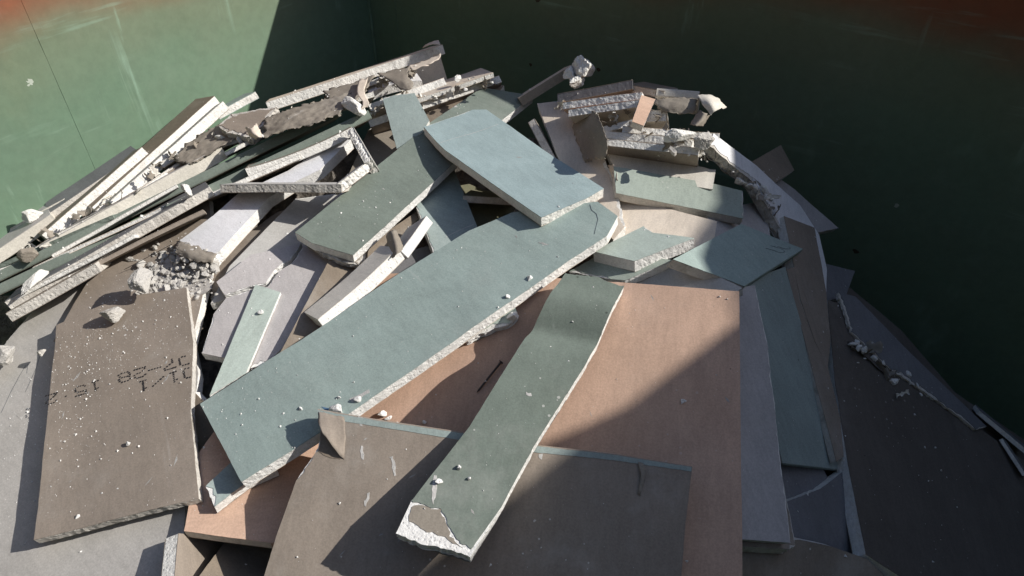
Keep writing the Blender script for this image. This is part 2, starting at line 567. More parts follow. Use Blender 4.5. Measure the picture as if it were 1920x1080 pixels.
def chunk(label, px, py, rpx, dq=.02, sq=(1, .8, .6), mat=None, name='plaster_lump', seed=None, rough=.5, q=None, group='loose plaster lumps'):
    q = (mound(px, py) + dq) if q is None else q
    c = at(px, py, q)
    seed = random.random() * 20 if seed is None else seed
    V, F = chunk_mesh(Vector(), rpx / 1000 / q, seed, sq, 4 if rpx > 10 else 3, rough)
    o = link(name, V, F, mat or G, world=Matrix.Translation(c))
    return tag(o, label, 'plaster lump', group)
def local(key, px, py):
    """Where a sight line meets a board's face, in the board's own plane."""
    W = BOARDS[key][2]; n = W.col[2].to_3d(); o = W.translation
    d = ray(px, py)
    return W.inverted() @ (EYE + d * ((o - EYE).dot(n) / d.dot(n)))
def patch(key, name, pts, mat, off=.0009, rag=.001, label=None, thick=.0003):
    """A thin sheet of another material lying on a board's face (tape, smear of plaster, torn paper)."""
    root = BOARDS[key][0]; wz = WARP[root.name]
    P = [local(key, *p) for p in pts]
    out = []
    for i in range(len(P)):
        a, b = P[i], P[(i + 1) % len(P)]
        k = max(1, int((b - a).length / .003))
        for j in range(k):
            p = a.lerp(b, j / k)
            out.append((p.x + rag * fn(p, 140, 1), p.y + rag * fn(p, 140, 8)))
    tv, tf = triangulate(out, .012)
    m = len(out)
    V = [(x, y, off + wz(x, y)) for x, y in tv]; F = list(tf); o0 = len(V)
    for z in (off, off - thick - .0003):
        V += [(x, y, z + wz(x, y)) for x, y in out]
    F += [(o0 + i, o0 + m + i, o0 + m + (i + 1) % m, o0 + (i + 1) % m) for i in range(m)]
    o = link(name, V, F, mat, root)
    if label: o['label'] = label
    return o
def on(key, px, py):
    return plane_q(BOARDS[key][1], px, py)


# ================================================================== THE SETTING
RIM, WX0, WX1, WY1, WY0 = CZ - .18, -1.378, 1.0, 1.376, -2.6      # inside faces of the container
def boxes(name, bs, mat, parent=None, world=None, kind=None, label=None, cat=None):
    V, F = [], []
    for (x0, y0, z0, x1, y1, z1) in bs:
        k = len(V)
        V += [(x0, y0, z0), (x1, y0, z0), (x1, y1, z0), (x0, y1, z0), (x0, y0, z1), (x1, y0, z1), (x1, y1, z1), (x0, y1, z1)]
        F += [tuple(k + i for i in f) for f in ((3, 2, 1, 0), (4, 5, 6, 7), (0, 1, 5, 4), (1, 2, 6, 5), (2, 3, 7, 6), (3, 0, 4, 7))]
    o = link(name, V, F, mat, parent, world=world)
    return tag(o, label, cat, None, kind)

def steel():
    """Green painted steel, rubbed to orange rust along the rim, with scrapes, chips and plaster marks."""
    t = NT('painted container steel')
    tc = t.n('ShaderNodeTexCoord'); co = tc.outputs['Object']
    sx = t.n('ShaderNodeSeparateXYZ'); t.l(co, sx.inputs[0])
    big = t.noise(co, 1.6, 4, .6); mid = t.noise(co, 7, 5, .65)
    green = t.mix(t.ramp(big, .3, .7), (.128, .211, .143), (.161, .248, .169))
    green = t.mix(t.math('MULTIPLY', t.ramp(mid, .5, .75), .35), green, (.15, .21, .13))
    green = t.mix(t.ramp(t.noise(co, 2.7, 6, .68), .35, .7, .03, .2), green, (.235, .225, .19))
    # rubbed band at the rim
    h = t.math('ADD', sx.outputs[2], t.math('MULTIPLY', t.math('SUBTRACT', t.noise(co, 2.2, 4, .6), .5), .16))
    band = t.ramp(h, RIM - .28, RIM - .175)
    rust = t.mix(t.ramp(t.noise(co, 9, 5, .7), .35, .7), (.26, .088, .045), (.22, .098, .056))
    murky = t.mix(t.math('MULTIPLY', t.ramp(h, RIM - .42, RIM - .22), .38), green, (.20, .17, .095))
    col = t.mix(band, murky, rust)
    # scrapes at several slants
    for i, (st, ro, lo, hi, am) in enumerate((((4, 30, 1.6), .5, .60, .70, .5), ((26, 26, 2.6), .75, .62, .74, .5), ((3.2, 3.2, 36), .35, .58, .72, .45), ((24, 24, 4.0), -.45, .62, .72, .5))):
        mp = t.n('ShaderNodeMapping'); mp.inputs['Scale'].default_value = st; mp.inputs['Rotation'].default_value = (ro, ro * .6, ro); mp.inputs['Location'].default_value = (i * 3.3, i, 1.7)
        t.l(co, mp.inputs[0])
        sc = t.ramp(t.noise(mp.outputs[0], 1.0, 5, .6), lo, hi)
        ms = t.ramp(t.noise(co, 3.4 + i, 3), .48, .62)
        col = t.mix(t.math('MULTIPLY', t.math('MULTIPLY', sc, ms), am), col, (.30, .44, .34))
    vo = t.n('ShaderNodeTexVoronoi'); vo.inputs['Scale'].default_value = 13; t.l(co, vo.inputs['Vector'])
    sp = t.n('ShaderNodeSeparateColor'); t.l(vo.outputs['Color'], sp.inputs[0])
    ds = t.math('ADD', vo.outputs['Distance'], t.math('MULTIPLY', t.math('SUBTRACT', t.noise(co, 60, 3), .5), .25))
    chip = t.math('LESS_THAN', ds, t.math('MULTIPLY', t.ramp(sp.outputs[0], .80, 1.0), .12))
    col = t.mix(t.math('MULTIPLY', chip, .8), col, (.50, .54, .47))
    pit = t.math('LESS_THAN', ds, t.math('MULTIPLY', t.ramp(sp.outputs[1], .86, 1.0), .10))
    col = t.mix(t.math('MULTIPLY', pit, .9), col, (.05, .025, .015))
    f = t.ramp(t.noise(co, 45, 4, .7), .25, .75, .93, 1.07)
    col = t.scale_col(col, f)
    t.l(col, t.b.inputs['Base Color'])
    t.l(t.ramp(mid, .3, .7, .42, .62), t.b.inputs['Roughness'])
    t.b.inputs['Specular IOR Level'].default_value = .25
    t.bump([(big, .35, .03), (t.noise(co, 55, 4, .6), .08, .003)])
    return t.m
STEEL = steel()
def plain(name, rgb, rough=.8, var=.2, scale=6):
    t = NT(name); co = t.coords()
    col = t.scale_col(rgb, t.ramp(t.noise(co, scale, 5, .65), .25, .75, 1 - var, 1 + var))
    t.l(col, t.b.inputs['Base Color']); t.b.inputs['Roughness'].default_value = rough
    t.bump([(t.noise(co, scale * 8, 4), .2, .01)])
    return t.m
CONC = plain('yard concrete', (.24, .23, .21), .9, .25, 1.5)
BLOCK_MAT = plain('dark block surface', (.045, .05, .055), .7, .2, 3)

g = bpy.data.meshes.new('ground'); g.from_pydata([(-200, -200, 0), (200, -200, 0), (200, 200, 0), (-200, 200, 0)], [], [(0, 1, 2, 3)]); g.materials.append(CONC)
go = bpy.data.objects.new('ground', g); COL.objects.link(go); tag(go, 'grey concrete yard under the green waste container', 'ground', kind='structure')

ct = thing('waste_container', 'green steel waste container with rust along its rim, holding the broken plasterboard', 'container')
TH = .006
boxes('side_panel', [(WX0 - TH, WY0, .2, WX0, WY1, RIM)], STEEL, ct)
boxes('side_panel', [(WX1, WY0, .2, WX1 + TH, WY1, RIM)], STEEL, ct)
boxes('end_panel', [(WX0 - TH, WY1 + .0005, .2, WX1 + TH, WY1 + TH, RIM)], STEEL, ct)
boxes('end_panel', [(WX0 - TH, WY0 - TH, .2, WX1 + TH, WY0 - .0005, RIM)], STEEL, ct)
boxes('floor_panel', [(WX0 - TH, WY0 - TH, .19, WX1 + TH, WY1 + TH, .1995)], STEEL, ct)
rz0, rz1 = RIM + .0005, RIM + .08
boxes('top_rail', [(WX0 - .07, WY0 - .07, rz0, WX0 + .002, WY1 + .07, rz1)], STEEL, ct)
boxes('top_rail', [(WX1 - .002, WY0 - .07, rz0, WX1 + .07, WY1 + .07, rz1)], STEEL, ct)
boxes('top_rail', [(WX0 + .0025, WY1 - .002, rz0, WX1 - .0025, WY1 + .07, rz1)], STEEL, ct)
for k in range(7):
    y = WY0 + .3 + k * .58
    boxes('stiffening_rib', [(WX0 - TH - .07, y, .2, WX0 - TH - .0005, y + .08, RIM)], STEEL, ct)
    boxes('stiffening_rib', [(WX1 + TH + .0005, y, .2, WX1 + TH + .07, y + .08, RIM)], STEEL, ct)
boxes('skid_beam', [(-.75, WY0, .0, -.6, WY1, .189)], STEEL, ct)
boxes('skid_beam', [(.25, WY0, .0, .4, WY1, .189)], STEEL, ct)
def bead(pts, r, seed):
    """A weld bead standing proud of the sheet."""
    V, F = [], []
    n = 60
    for i in range(n + 1):
        f = i / n
        p = Vector(pts[0]).lerp(Vector(pts[1]), f)
        rr = r * (1 + .35 * math.sin(i * 2.3 + seed) + .3 * noise.noise(Vector((i * .7, seed, 0))))
        for k in range(6):
            a = k * math.pi / 3
            V.append(p + Vector((math.cos(a), math.sin(a), 0)) * rr)
        if i:
            b = (i - 1) * 6
            for k in range(6):
                F.append((b + k, b + (k + 1) % 6, b + 6 + (k + 1) % 6, b + 6 + k))
    return V, F
V, F = bead([(WX0, .55, .3), (WX0, .55, RIM)], .0007, 1); link('weld_seam', V, F, STEEL, ct)
V, F = bead([(WX0 + .002, WY1 - .002, .3), (WX0 + .002, WY1 - .002, RIM)], .004, 2); link('weld_seam', V, F, STEEL, ct)
V, F = bead([(WX0 + .095, WY1, .3), (WX0 + .095, WY1, RIM)], .002, 3); link('weld_seam', V, F, STEEL, ct)

# added unseen block; its top outline is shaped to shade the heap's near right
XS = 1.3
sh = thing('shadow_block', 'unseen dark block added beside the container, shaped to shade the heap', 'shadow block')
TOP = [(-7, .648), (1.31, .648), (1.45, .644), (1.50, .612), (1.615, .611), (1.74, .708), (1.915, .737), (2.0, .79), (2.05, .82), (3.6, .95)]
V, F = [], []
for x in (XS, XS + 5):
    V += [(x, y, CZ + z) for y, z in TOP] + [(x, y, 0) for y, z in TOP]
k = len(TOP)
for i in range(k - 1):
    F += [(i, i + 1, k + i + 1, k + i), (2 * k + i + 1, 2 * k + i, 3 * k + i, 3 * k + i + 1), (i, 2 * k + i, 2 * k + i + 1, i + 1)]
F += [(0, k, 3 * k, 2 * k), (k - 1, 3 * k - 1, 4 * k - 1, 2 * k - 1)]
link('wall', V, F, BLOCK_MAT, sh)
boxes('block_plate', [(XS - .03, -4.5, .02, XS - .002, -2.0, 2.6)], BLOCK_MAT, sh)
hb = thing('sky_block', 'unseen dark block added behind the camera to cut sky light', 'light block')  # added unseen mass that keeps sky light off the container walls
boxes('wall', [(-14, -14, 0, 14, -5.2, 10)], BLOCK_MAT, hb)
boxes('roof', [(-14.3, -14.3, 10.003, 14.3, -4.9, 10.3)], BLOCK_MAT, hb)

# debris that fills the heap under the boards
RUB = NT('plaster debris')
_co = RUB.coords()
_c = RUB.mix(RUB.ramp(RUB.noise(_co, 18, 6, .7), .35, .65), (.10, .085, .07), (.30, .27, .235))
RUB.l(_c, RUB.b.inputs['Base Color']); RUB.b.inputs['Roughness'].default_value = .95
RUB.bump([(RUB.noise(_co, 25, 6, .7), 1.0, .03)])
CREST = [(-150, 640), (0, 560), (200, 470), (400, 360), (600, 290), (820, 240), (1000, 260), (1180, 300), (1300, 330), (1400, 400), (1480, 480), (1560, 620), (1700, 760), (1920, 930), (2100, 1060)]
def crest(x):
    for (a, b), (c, d) in zip(CREST, CREST[1:]):
        if a <= x <= c: return b + (d - b) * (x - a) / (c - a)
    return CREST[-1][1]
V, F = [], []
NX, NY = 90, 40
for i in range(NX + 1):
    px = -150 + 2250 * i / NX
    c = crest(px)
    col = []
    for j in range(NY + 1):
        py = c + (1260 - c) * (j / NY)
        q = mound(px, py)
        p = EYE + ray(px, py) * (1 / q + .085)
        p += Vector((0, 0, 1)) * .022 * fn(p, 14, 2, 3)
        col.append(p)
    top = col[0]
    back = top + Vector((ray(px, c).x, ray(px, c).y, 0)).normalized() * .12 - Vector((0, 0, .25))
    base = Vector((back.x, back.y, .21))
    out = -Vector((ray(px, 1260).x, ray(px, 1260).y, 0)).normalized()
    foot = [col[-1] + out * d - Vector((0, 0, h + .05 * noise.noise(Vector((px * .01, d * 9, 1))))) for d, h in ((.12, .05), (.26, .13), (.42, .24), (.6, .38), (.8, .56), (1.0, .8))]
    for p in [base, back] + col + foot + [Vector((foot[-1].x, foot[-1].y, .21))]:
        V.append(Vector((min(max(p.x, WX0 + .004), WX1 - .004), min(p.y, WY1 - .004), max(p.z, .205))))
R_ = NY + 10
for i in range(NX):
    for j in range(R_ - 1):
        a = i * R_ + j
        F.append((a, a + 1, a + R_ + 1, a + R_))
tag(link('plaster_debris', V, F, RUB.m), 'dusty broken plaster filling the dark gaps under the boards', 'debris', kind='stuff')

# ================================================================== BOARDS, lowest first
# ---- dark right flank
board('ghost', 'long dark sheet leaning on the shaded container wall at far right', [(1562, 528), (1595, 540), (1690, 620), (1790, 735), (1945, 842), (1945, 930), (1700, 830), (1570, 660)], 'charcoal', edges='s', bias=(-.03, 0, 0))
board('tri', 'pointed grey offcut jutting out behind the curved white board', [(1455, 330), (1490, 355), (1572, 428), (1530, 437), (1400, 425)], 'lavgrey', edges='sscss', bias=(-.04, .3, 0))
board('bsq', 'small square brown offcut standing against the dark wall', [(1410, 303), (1464, 272), (1489, 320), (1440, 352)], 'darkbrown', edges='csss', bias=(-.02, 0, .4), rests=False)
board('dsq', 'small dark offcut beside the dark wall with a pale edge', [(1530, 490), (1603, 508), (1586, 555), (1530, 570)], 'slate', edges='scss', bias=(-.03, 0, 0))
board('dk2', 'dark grey offcut under the shaded teal board', [(1440, 868), (1543, 878), (1560, 912), (1490, 945), (1430, 950)], 'slate', edges='scss', bias=(-.03, 0, 0))
board('slt', 'slate grey board with a curved pale upper edge, deep in shade', [(1450, 950), (1490, 935), (1540, 916), (1585, 882), (1632, 1040), (1560, 1040), (1450, 1020)], 'slate', edges='sssscss', bias=(-.02, 0, 0), bend=(0, -.9, 0))
board('bbr', 'brown board at bottom edge in shade, right of the pink board', [(1330, 1030), (1400, 1016), (1500, 1012), (1560, 1025), (1625, 1048), (1710, 1130), (1330, 1130)], 'brown', edges='ccccccc', bias=(-.01, 0, 0))
board('big', 'large dark board filling the lower right corner, with a pale broken left edge', [(1552, 562), (1606, 578), (1690, 675), (1790, 768), (1955, 890), (1955, 1150), (1760, 1125), (1622, 1040), (1588, 868), (1566, 720)], 'charcoal', edges='scsscccsss', bias=(-.01, -.25, 0), core=GW, T=.022, warp=.0020)
board('ovl', 'grey sheet lapping over the upper edge of the large dark board', [(1572, 548), (1604, 556), (1700, 655), (1800, 752), (1850, 800), (1830, 806), (1760, 752), (1672, 694), (1596, 622)], 'slate', edges='csssttxtx', bias=(.0, 0, 0), T=.007, core=GD)
board('wcv', 'long white curved board sweeping down the right flank', [(1338, 250), (1420, 312), (1500, 385), (1536, 440), (1550, 505), (1548, 590), (1500, 560), (1470, 440), (1415, 345), (1330, 272)], 'white', edges='sssccsxxxs', bias=(0, -.25, 0), T=.018, core=GD)
board('tpf', 'tall taupe board in shade under the white curved board', [(1470, 405), (1527, 427), (1549, 545), (1557, 640), (1552, 690), (1528, 640), (1500, 560)], 'brown', edges='csssscs', bias=(.005, -.1, 0))
board('tgr', 'narrow grey brown board between teal board and dark board', [(1474, 505), (1494, 500), (1548, 670), (1590, 850), (1568, 866)], 'brown', edges='csfsss', bias=(.012, 0, 0), rests=False, T=.010, core=GD)
board('tea', 'tall teal board in shade with a smooth rounded lower edge', [(1405, 525), (1472, 500), (1520, 670), (1573, 880), (1467, 868), (1425, 700)], 'teal', edges='cssfss', bias=(0, 0, 0), back='brown', T=.010, core=GD)
board('gr2', 'ragged brown board peeping out under the tall lavender grey board', [(1380, 800), (1462, 860), (1492, 1022), (1482, 1030), (1380, 1024)], 'brown', edges='ctxss', bias=(0, 0, 0), core=GD)
board('gry', 'tall lavender grey board right of the pink board, with a ragged right side', [(1365, 540), (1416, 535), (1440, 650), (1455, 780), (1468, 900), (1483, 1018), (1375, 1010)], 'lavgrey', edges='cttttcc', bias=(0, 0, 0), back='brown')
# ---- centre right
board('pal2', 'pale warm grey board showing behind the top of the pink board', [(1165, 522), (1255, 488), (1320, 505), (1392, 540), (1350, 570), (1180, 570)], 'palegrey', edges='c', bias=(-.02, 0, 0))
board('lav2', 'lavender offcut in shade beneath the pale sage board', [(1330, 395), (1425, 378), (1440, 410), (1446, 450), (1390, 470), (1320, 450)], 'lavgrey', edges='cttccc', bias=(-.03, 0, 0))
board('kr2', 'flat kraft brown board under the pale sage board', [(1150, 365), (1345, 415), (1335, 465), (1300, 470), (1200, 460), (1130, 440)], 'kraft', edges='c', bias=(-.02, 0, 0), back='kraft')
board('pnk', 'large pink board at the centre, cut by a diagonal shadow', [(1030, 520), (1180, 530), (1386, 546), (1393, 1150), (900, 1150), (640, 830), (660, 740)], 'pink', edges='csccccc', bias=(0, 0, 0), back='taupe', warp=.0020)
# ---- left foreground
board('gyl', 'large light grey board along the left edge, under the printed brown board', [(165, 498), (78, 562), (12, 640), (-60, 760), (-90, 1180), (338, 1180), (348, 945), (372, 700), (330, 500)], 'grey', edges='tttcccscs', bias=(-.02, 0, 0), core=GW, warp=.0020)
board('dkb', 'dark dusty board in the shaded slot beside the printed board', [(365, 735), (392, 762), (442, 850), (432, 875), (392, 850), (360, 860)], 'darkbrown', edges='cttccc', bias=(-.06, 0, 0))
board('bt1', 'dark grey board in shadow at bottom, right of the light grey board', [(335, 1000), (432, 1008), (345, 1150), (320, 1150)], 'brown', edges='c', bias=(-.13, .5, .2))
board('bt2', 'shadowed brown board at bottom edge under the small pink board', [(425, 1012), (540, 1010), (560, 1150), (320, 1150)], 'darkbrown', edges='c', bias=(-.10, .3, .1))
board('pk2', 'small pink board at lower left with a thick brown front edge', [(372, 850), (345, 996), (508, 1018), (640, 990), (640, 780), (430, 770)], 'pink', edges='ccfccc', bias=(-.03, 0, 0), back='darkbrown', core=GD)
board('brU', 'upper brown board sprinkled with dust, under the long planks', [(392, 368), (305, 425), (190, 490), (138, 570), (100, 640), (360, 640), (400, 470)], 'brown', edges='scccccs', bias=(-.01, 0, 0), back='kraft')
board('prt', 'large brown board with dotted code printed on it, front left', [(106, 610), (230, 556), (350, 540), (362, 640), (358, 770), (372, 934), (64, 1013), (90, 770)], 'brown', edges='ccssssscc', T=.011, bias=(.0, 0, 0), core=GD, warp=.0020)
# ---- centre left
board('tau', 'narrow dark taupe board beside the white strip', [(405, 480), (520, 398), (560, 385), (440, 505), (395, 560)], 'brown', edges='c', bias=(-.02, 0, 0))
board('pgr', 'pale grey board behind the cracked lavender board', [(395, 570), (430, 500), (555, 372), (660, 360), (640, 440), (560, 480), (430, 560)], 'palegrey', edges='cctcccc', bias=(-.02, 0, 0))
board('crk', 'lower piece of a lavender grey board split by a jagged crack', [(424, 559), (441, 553), (470, 543), (502, 538), (522, 509), (547, 493), (569, 462), (623, 482), (580, 570), (530, 652), (505, 678), (470, 690), (421, 671), (378, 662), (400, 590)], 'lavgrey', edges='ttttttcsssxtctc', bias=(0, 0, 0), core=GW)
board('crk2', 'upper piece of a lavender grey board split by a jagged crack', [(422, 554), (440, 548), (468, 538), (499, 532), (518, 504), (543, 489), (565, 456), (470, 478), (406, 529)], 'lavgrey', edges='ttttttccc', bias=(-.01, 0, 0), core=GW, rests=True)
board('ink', 'dark board in the shaded hollow below the dark green board', [(735, 480), (800, 462), (840, 470), (780, 515), (700, 515)], 'slate', edges='c', bias=(-.05, 0, 0))
board('pk3', 'small pink triangle of board above the long blue green board', [(700, 514), (790, 511), (700, 580), (640, 590)], 'pink', edges='c', bias=(-.04, 0, 0))
board('bst', 'dusty brown strip beneath the dark green board', [(618, 486), (700, 452), (800, 385), (740, 472), (602, 614), (545, 670), (522, 668)], 'darkbrown', edges='c', bias=(-.02, 0, 0), back='ivory')
board('hok', 'taupe grey board right of the broken white rimmed board', [(640, 360), (690, 245), (722, 212), (748, 285), (700, 345)], 'taupe', edges='ctccc', bias=(-.05, 0, 0))
board('oli', 'olive board in the hollow between the dark green and pale blue boards', [(850, 350), (880, 345), (970, 385), (960, 402), (890, 432)], 'olive', edges='c', bias=(-.06, 0, 0))
board('brb', 'dusty brown board behind the top plank', [(755, 240), (800, 203), (910, 158), (945, 160), (900, 220), (800, 270)], 'darkbrown', edges='c', bias=(-.02, 0, 0))
board('wht', 'white coated strip crushed at its lower end', [(336, 452), (400, 405), (446, 363), (540, 320), (632, 263), (658, 262), (600, 318), (545, 345), (503, 372), (412, 470), (398, 486)], 'white', edges='cccccccccxt', bias=(.02, 0, 0), back='kraft', core=GW, T=.02)
board('lgs', 'small pale green strip lying on the cracked lavender board', [(479, 534), (526, 548), (461, 700), (393, 742)], 'mint', edges='ccsc', bias=(0, 0, 0), core=GW, T=.006)
board('tl2', 'teal board leaning between dark green and long blue green boards', [(780, 385), (815, 345), (851, 316), (895, 425), (815, 480)], 'teal', edges='cccct'[::1], bias=(-.01, 0, 0))
board('scr', 'torn teal scrap beneath the long blue green board at lower left', [(385, 912), (432, 868), (500, 830), (520, 880), (462, 905), (402, 950)], 'teal', edges='ccccsx', bias=(0, 0, 0), core=GW)
board('chp', 'torn pale chip under the lower side of the long blue green board', [(872, 640), (900, 605), (960, 560), (971, 590), (955, 607)], 'mint', edges='cccxx', T=.012, bias=(0, 0, 0), core=GW)
board('krf', 'kraft board with torn peeling paper at the top right', [(1007, 194), (1055, 188), (1098, 210), (1135, 300), (1155, 350), (1172, 425), (1150, 450), (1100, 400), (1045, 292)], 'kraft', edges='ttxxxcccs', bias=(-.01, 0, 0), back='kraft')
board('whp', 'white board edge beneath the dark debris hollow, right of the kraft board', [(1135, 280), (1240, 298), (1342, 318), (1336, 355), (1160, 330)], 'ivory', edges='ttccc', bias=(-.015, 0, 0), back='ivory', rests=False)
board('sag', 'pale sage board half in shadow, lying on the kraft board', [(1150, 312), (1340, 345), (1393, 358), (1394, 410), (1155, 362)], 'sage', edges='cctcs', bias=(.0, 0, 0), back='kraft', core=GD)
board('lng', 'long blue green board running diagonally across the heap', [(375, 757), (560, 641), (750, 512), (880, 432), (960, 398), (1120, 378), (1158, 405), (1138, 442), (1050, 502), (850, 640), (655, 775), (585, 822), (453, 904)], 'bluegreen', edges='cccccccsssssc', bias=(0, 0, 0), back='kraft', core=GW, warp=.0020)
board('tls', 'small teal board end-up behind the dark green board', [(717, 184), (740, 178), (777, 174), (805, 226), (790, 250), (744, 279)], 'teal', edges='ttcccs', bias=(.035, 0, -.3), rests=False)
board('dgc', 'broken brown layer under the lower corner of the dark green board', [(572, 452), (640, 470), (664, 470), (686, 468), (674, 497), (640, 490), (600, 472)], 'taupe', edges='cccxxxx', bias=(-.005, 0, 0), T=.008, core=GD)
board('dgr', 'long dark green board passing under the pale blue board', [(553, 436), (745, 281), (807, 230), (904, 164), (999, 180), (936, 229), (857, 301), (662, 479), (585, 456)], 'green_dark', edges='ccccsssss', bias=(0, 0, 0), back='taupe', core=GW)
board('tel', 'teal board with pencil marks, right of the mint offcut', [(1262, 486), (1390, 420), (1505, 467), (1394, 537)], 'bluegreen', edges='ccfs', bias=(.0, 0, 0), back='kraft', core=GD)
board('mi2', 'pale green offcut under the mint offcut at the top of the dark strip', [(1066, 510), (1140, 470), (1262, 488), (1172, 526), (1145, 524)], 'sage', edges='ccsst', bias=(0, 0, 0), core=GW)
board('brn', 'large brown board at bottom centre with a blue green taped edge', [(595, 768), (720, 790), (850, 809), (1000, 835), (1150, 852), (1298, 876), (1285, 980), (1272, 1160), (470, 1160), (520, 1000), (556, 900), (590, 850), (600, 810)], 'brown', edges='fffffccccctxt', bias=(0, 0, 0), back='bluegreen', core=GW, warp=.0020)
board('stp', 'dark green strip lying across brown and pink boards, torn at its lower end', [(1060, 512), (1120, 520), (1170, 537), (1100, 680), (1000, 838), (940, 950), (882, 1045), (742, 1000), (770, 940), (880, 800)], 'green_strip', paper=[(1060, 512), (1120, 520), (1170, 537), (1100, 680), (1000, 838), (940, 950), (884, 1030), (862, 1022), (846, 998), (838, 970), (828, 953), (800, 948), (770, 941), (880, 800)], paper_edges='ttccccttttttcc', edges='ttssssxccc', bias=(0, 0, 0), core=GW, T=.018, step=.008, ridges=[((1005, 612), (1130, 640), .016, -.011), ((1035, 560), (1155, 585), .022, .009)])
board('mnt', 'thick mint offcut at the end of the long blue green board', [(1112, 472), (1207, 424), (1225, 437), (1302, 447), (1190, 490)], 'mint', edges='ctcsc', bias=(0, 0, 0), core=GW, T=.02)
board('blu', 'pale blue board on top of the heap', [(794, 237), (885, 206), (912, 206), (1020, 282), (1132, 354), (1100, 372), (1015, 408), (920, 342), (835, 282), (815, 262)], 'blue', edges='tcccsscccc', bias=(0, 0, 0), back='kraft', core=G)

# ---- boards seen edge on: left flank
plank('wa', 'narrow white board edge at far left, against the green wall', (-40, 470), (70, 398), -.02, 14, edges='c', core=GW, face='ivory')
plank('wb', 'broad sunlit white edge at far left with a bluish shaded face', (-40, 492), (95, 402), 0, 22, edges='c', core=M['ivory'], face='lavgrey', phi=14, W=.08)
plank('wc', 'bluish shaded board continuing behind the rough cream plank', (92, 400), (262, 285), -.01, 12, edges='c', core=GD, face='slate', phi=18, W=.06)
plank('wd', 'rough cream edged plank leaning left of the brown backed plank', (78, 440), (266, 276), .015, 20, edges='s', face='brown', phi=5, W=.10, back='mint')
plank('we', 'long rough plank with a dark brown back, against the green wall', (172, 388), (402, 180), .0, 21, edges='c', face='darkbrown', phi=16, W=.07)
plank('wf', 'second rough plank tight under the brown backed plank', (205, 378), (418, 190), .01, 18, edges='s', face='palegrey', phi=4, W=.10)
plank('wg', 'pale plank with a green underside sticking up by the shadow line', (405, 212), (479, 172), -.005, 13, edges='s', face='bluegreen', back='bluegreen', phi=4, W=.10)
plank('wh', 'white strip edge in full sun above the green wrapped boards', (72, 462), (414, 274), .035, 25, edges='c', core=M['ivory'], face='lavgrey', back='taupe', phi=4, W=.12)
plank('wi', 'upper of two long boards with green wrapped edges', (-30, 522), (634, 200), .045, 16, edges='f', face='green_dark', back='taupe', phi=-3, W=.14)
plank('wj', 'lower of two long boards with green wrapped edges', (-30, 546), (690, 207), .060, 17, edges='f', face='green_dark', back='taupe', phi=-3, W=.14)
plank('wk', 'grey rough edged board under the green wrapped boards', (8, 566), (392, 350), .075, 19, edges='s', face='slate', back='brown', phi=6, W=.12, core=GD)
plank('wl', 'lowest dusty plank on the left flank', (10, 588), (178, 494), .085, 19, edges='s', face='brown', back='brown', phi=2, W=.1, core=GD)
plank('wm', 'curved cream edge above the white coated strip', (462, 322), (662, 244), .055, 16, edges='s', face='taupe', back='palegrey', phi=3, W=.1, bend=.6)
plank('wn', 'broken grey rim lying flat across the white strip', (412, 346), (640, 346), .085, 15, edges='s', face='palegrey', back='brown', phi=4, W=.05, core=GD)
plank('wo', 'short rising broken rim at the right end of the grey rim', (632, 346), (690, 302), .085, 17, edges='x', face='palegrey', back='brown', phi=4, W=.04, samp=.003)
plank('wp', 'crumbling upright rim beside the taupe board', (662, 238), (698, 300), .075, 16, edges='x', face='palegrey', back='brown', phi=2, W=.04, samp=.003)
plank('wq', 'cream edged strip beside the dusty brown strip', (598, 602), (748, 468), .05, 24, edges='c', face='ivory', back='ivory', phi=25, W=.05, core=GW, bend=.4)
plank('wr', 'grey end of the cream edged strip in shade', (752, 470), (800, 405), .045, 18, edges='c', face='palegrey', back='palegrey', phi=15, W=.05, core=GW)
plank('wt', 'thin kraft backed sliver between the rough planks and the sunlit white edge', (236, 372), (402, 262), .02, 9, edges='c', face='kraft', back='kraft', phi=-6, W=.08)
plank('wu', 'thin dark sliver above the green wrapped boards near the crumpled paper', (330, 318), (476, 238), .02, 8, edges='s', face='brown', back='brown', phi=-4, W=.08)
plank('wv', 'thin cream sliver ending below the slab fragment', (300, 306), (428, 226), .012, 10, edges='s', face='ivory', back='kraft', phi=-8, W=.08)
plank('ww', 'pale sliver lying along the top of the upper green wrapped board', (420, 286), (600, 196), .035, 7, edges='c', face='grey', back='grey', phi=-4, W=.06)
plank('wx', 'grey sliver below the lower green wrapped board', (380, 368), (560, 290), .05, 9, edges='s', face='palegrey', back='brown', phi=-5, W=.06)
plank('wy', 'thin rough strip at far left under the broad white edge', (-40, 528), (90, 448), .02, 11, edges='s', face='brown', back='kraft', phi=-4, W=.06)
FAN = [('slim dark green strip low in the left fan', (-30, 508), (210, 402), .030, 7, 'green_dark'), ('slim grey strip under the sunlit white edge in the left fan', (96, 478), (330, 346), .042, 6, 'grey'),
       ('slim cream strip just above the sunlit white edge', (110, 440), (392, 288), .028, 7, 'ivory'), ('slim brown strip in the middle of the left fan', (150, 420), (350, 300), .020, 6, 'brown'),
       ('slim pale strip close under the second rough plank', (210, 388), (436, 236), .016, 7, 'palegrey'), ('slim slate strip in the upper part of the left fan', (270, 356), (456, 244), .022, 6, 'slate'),
       ('slim white strip against the green wall at far left', (-30, 455), (120, 372), -.012, 6, 'ivory'), ('slim kraft strip under the upper green wrapped board', (60, 502), (300, 390), .050, 6, 'kraft'),
       ('slim ivory strip between slab fragment and green wrapped board', (400, 276), (620, 206), .030, 6, 'ivory'), ('slim brown strip under the lower green wrapped board', (150, 506), (380, 392), .068, 7, 'brown'),
       ('slim dusty strip at the bottom of the left fan', (20, 560), (250, 440), .072, 7, 'palegrey')]
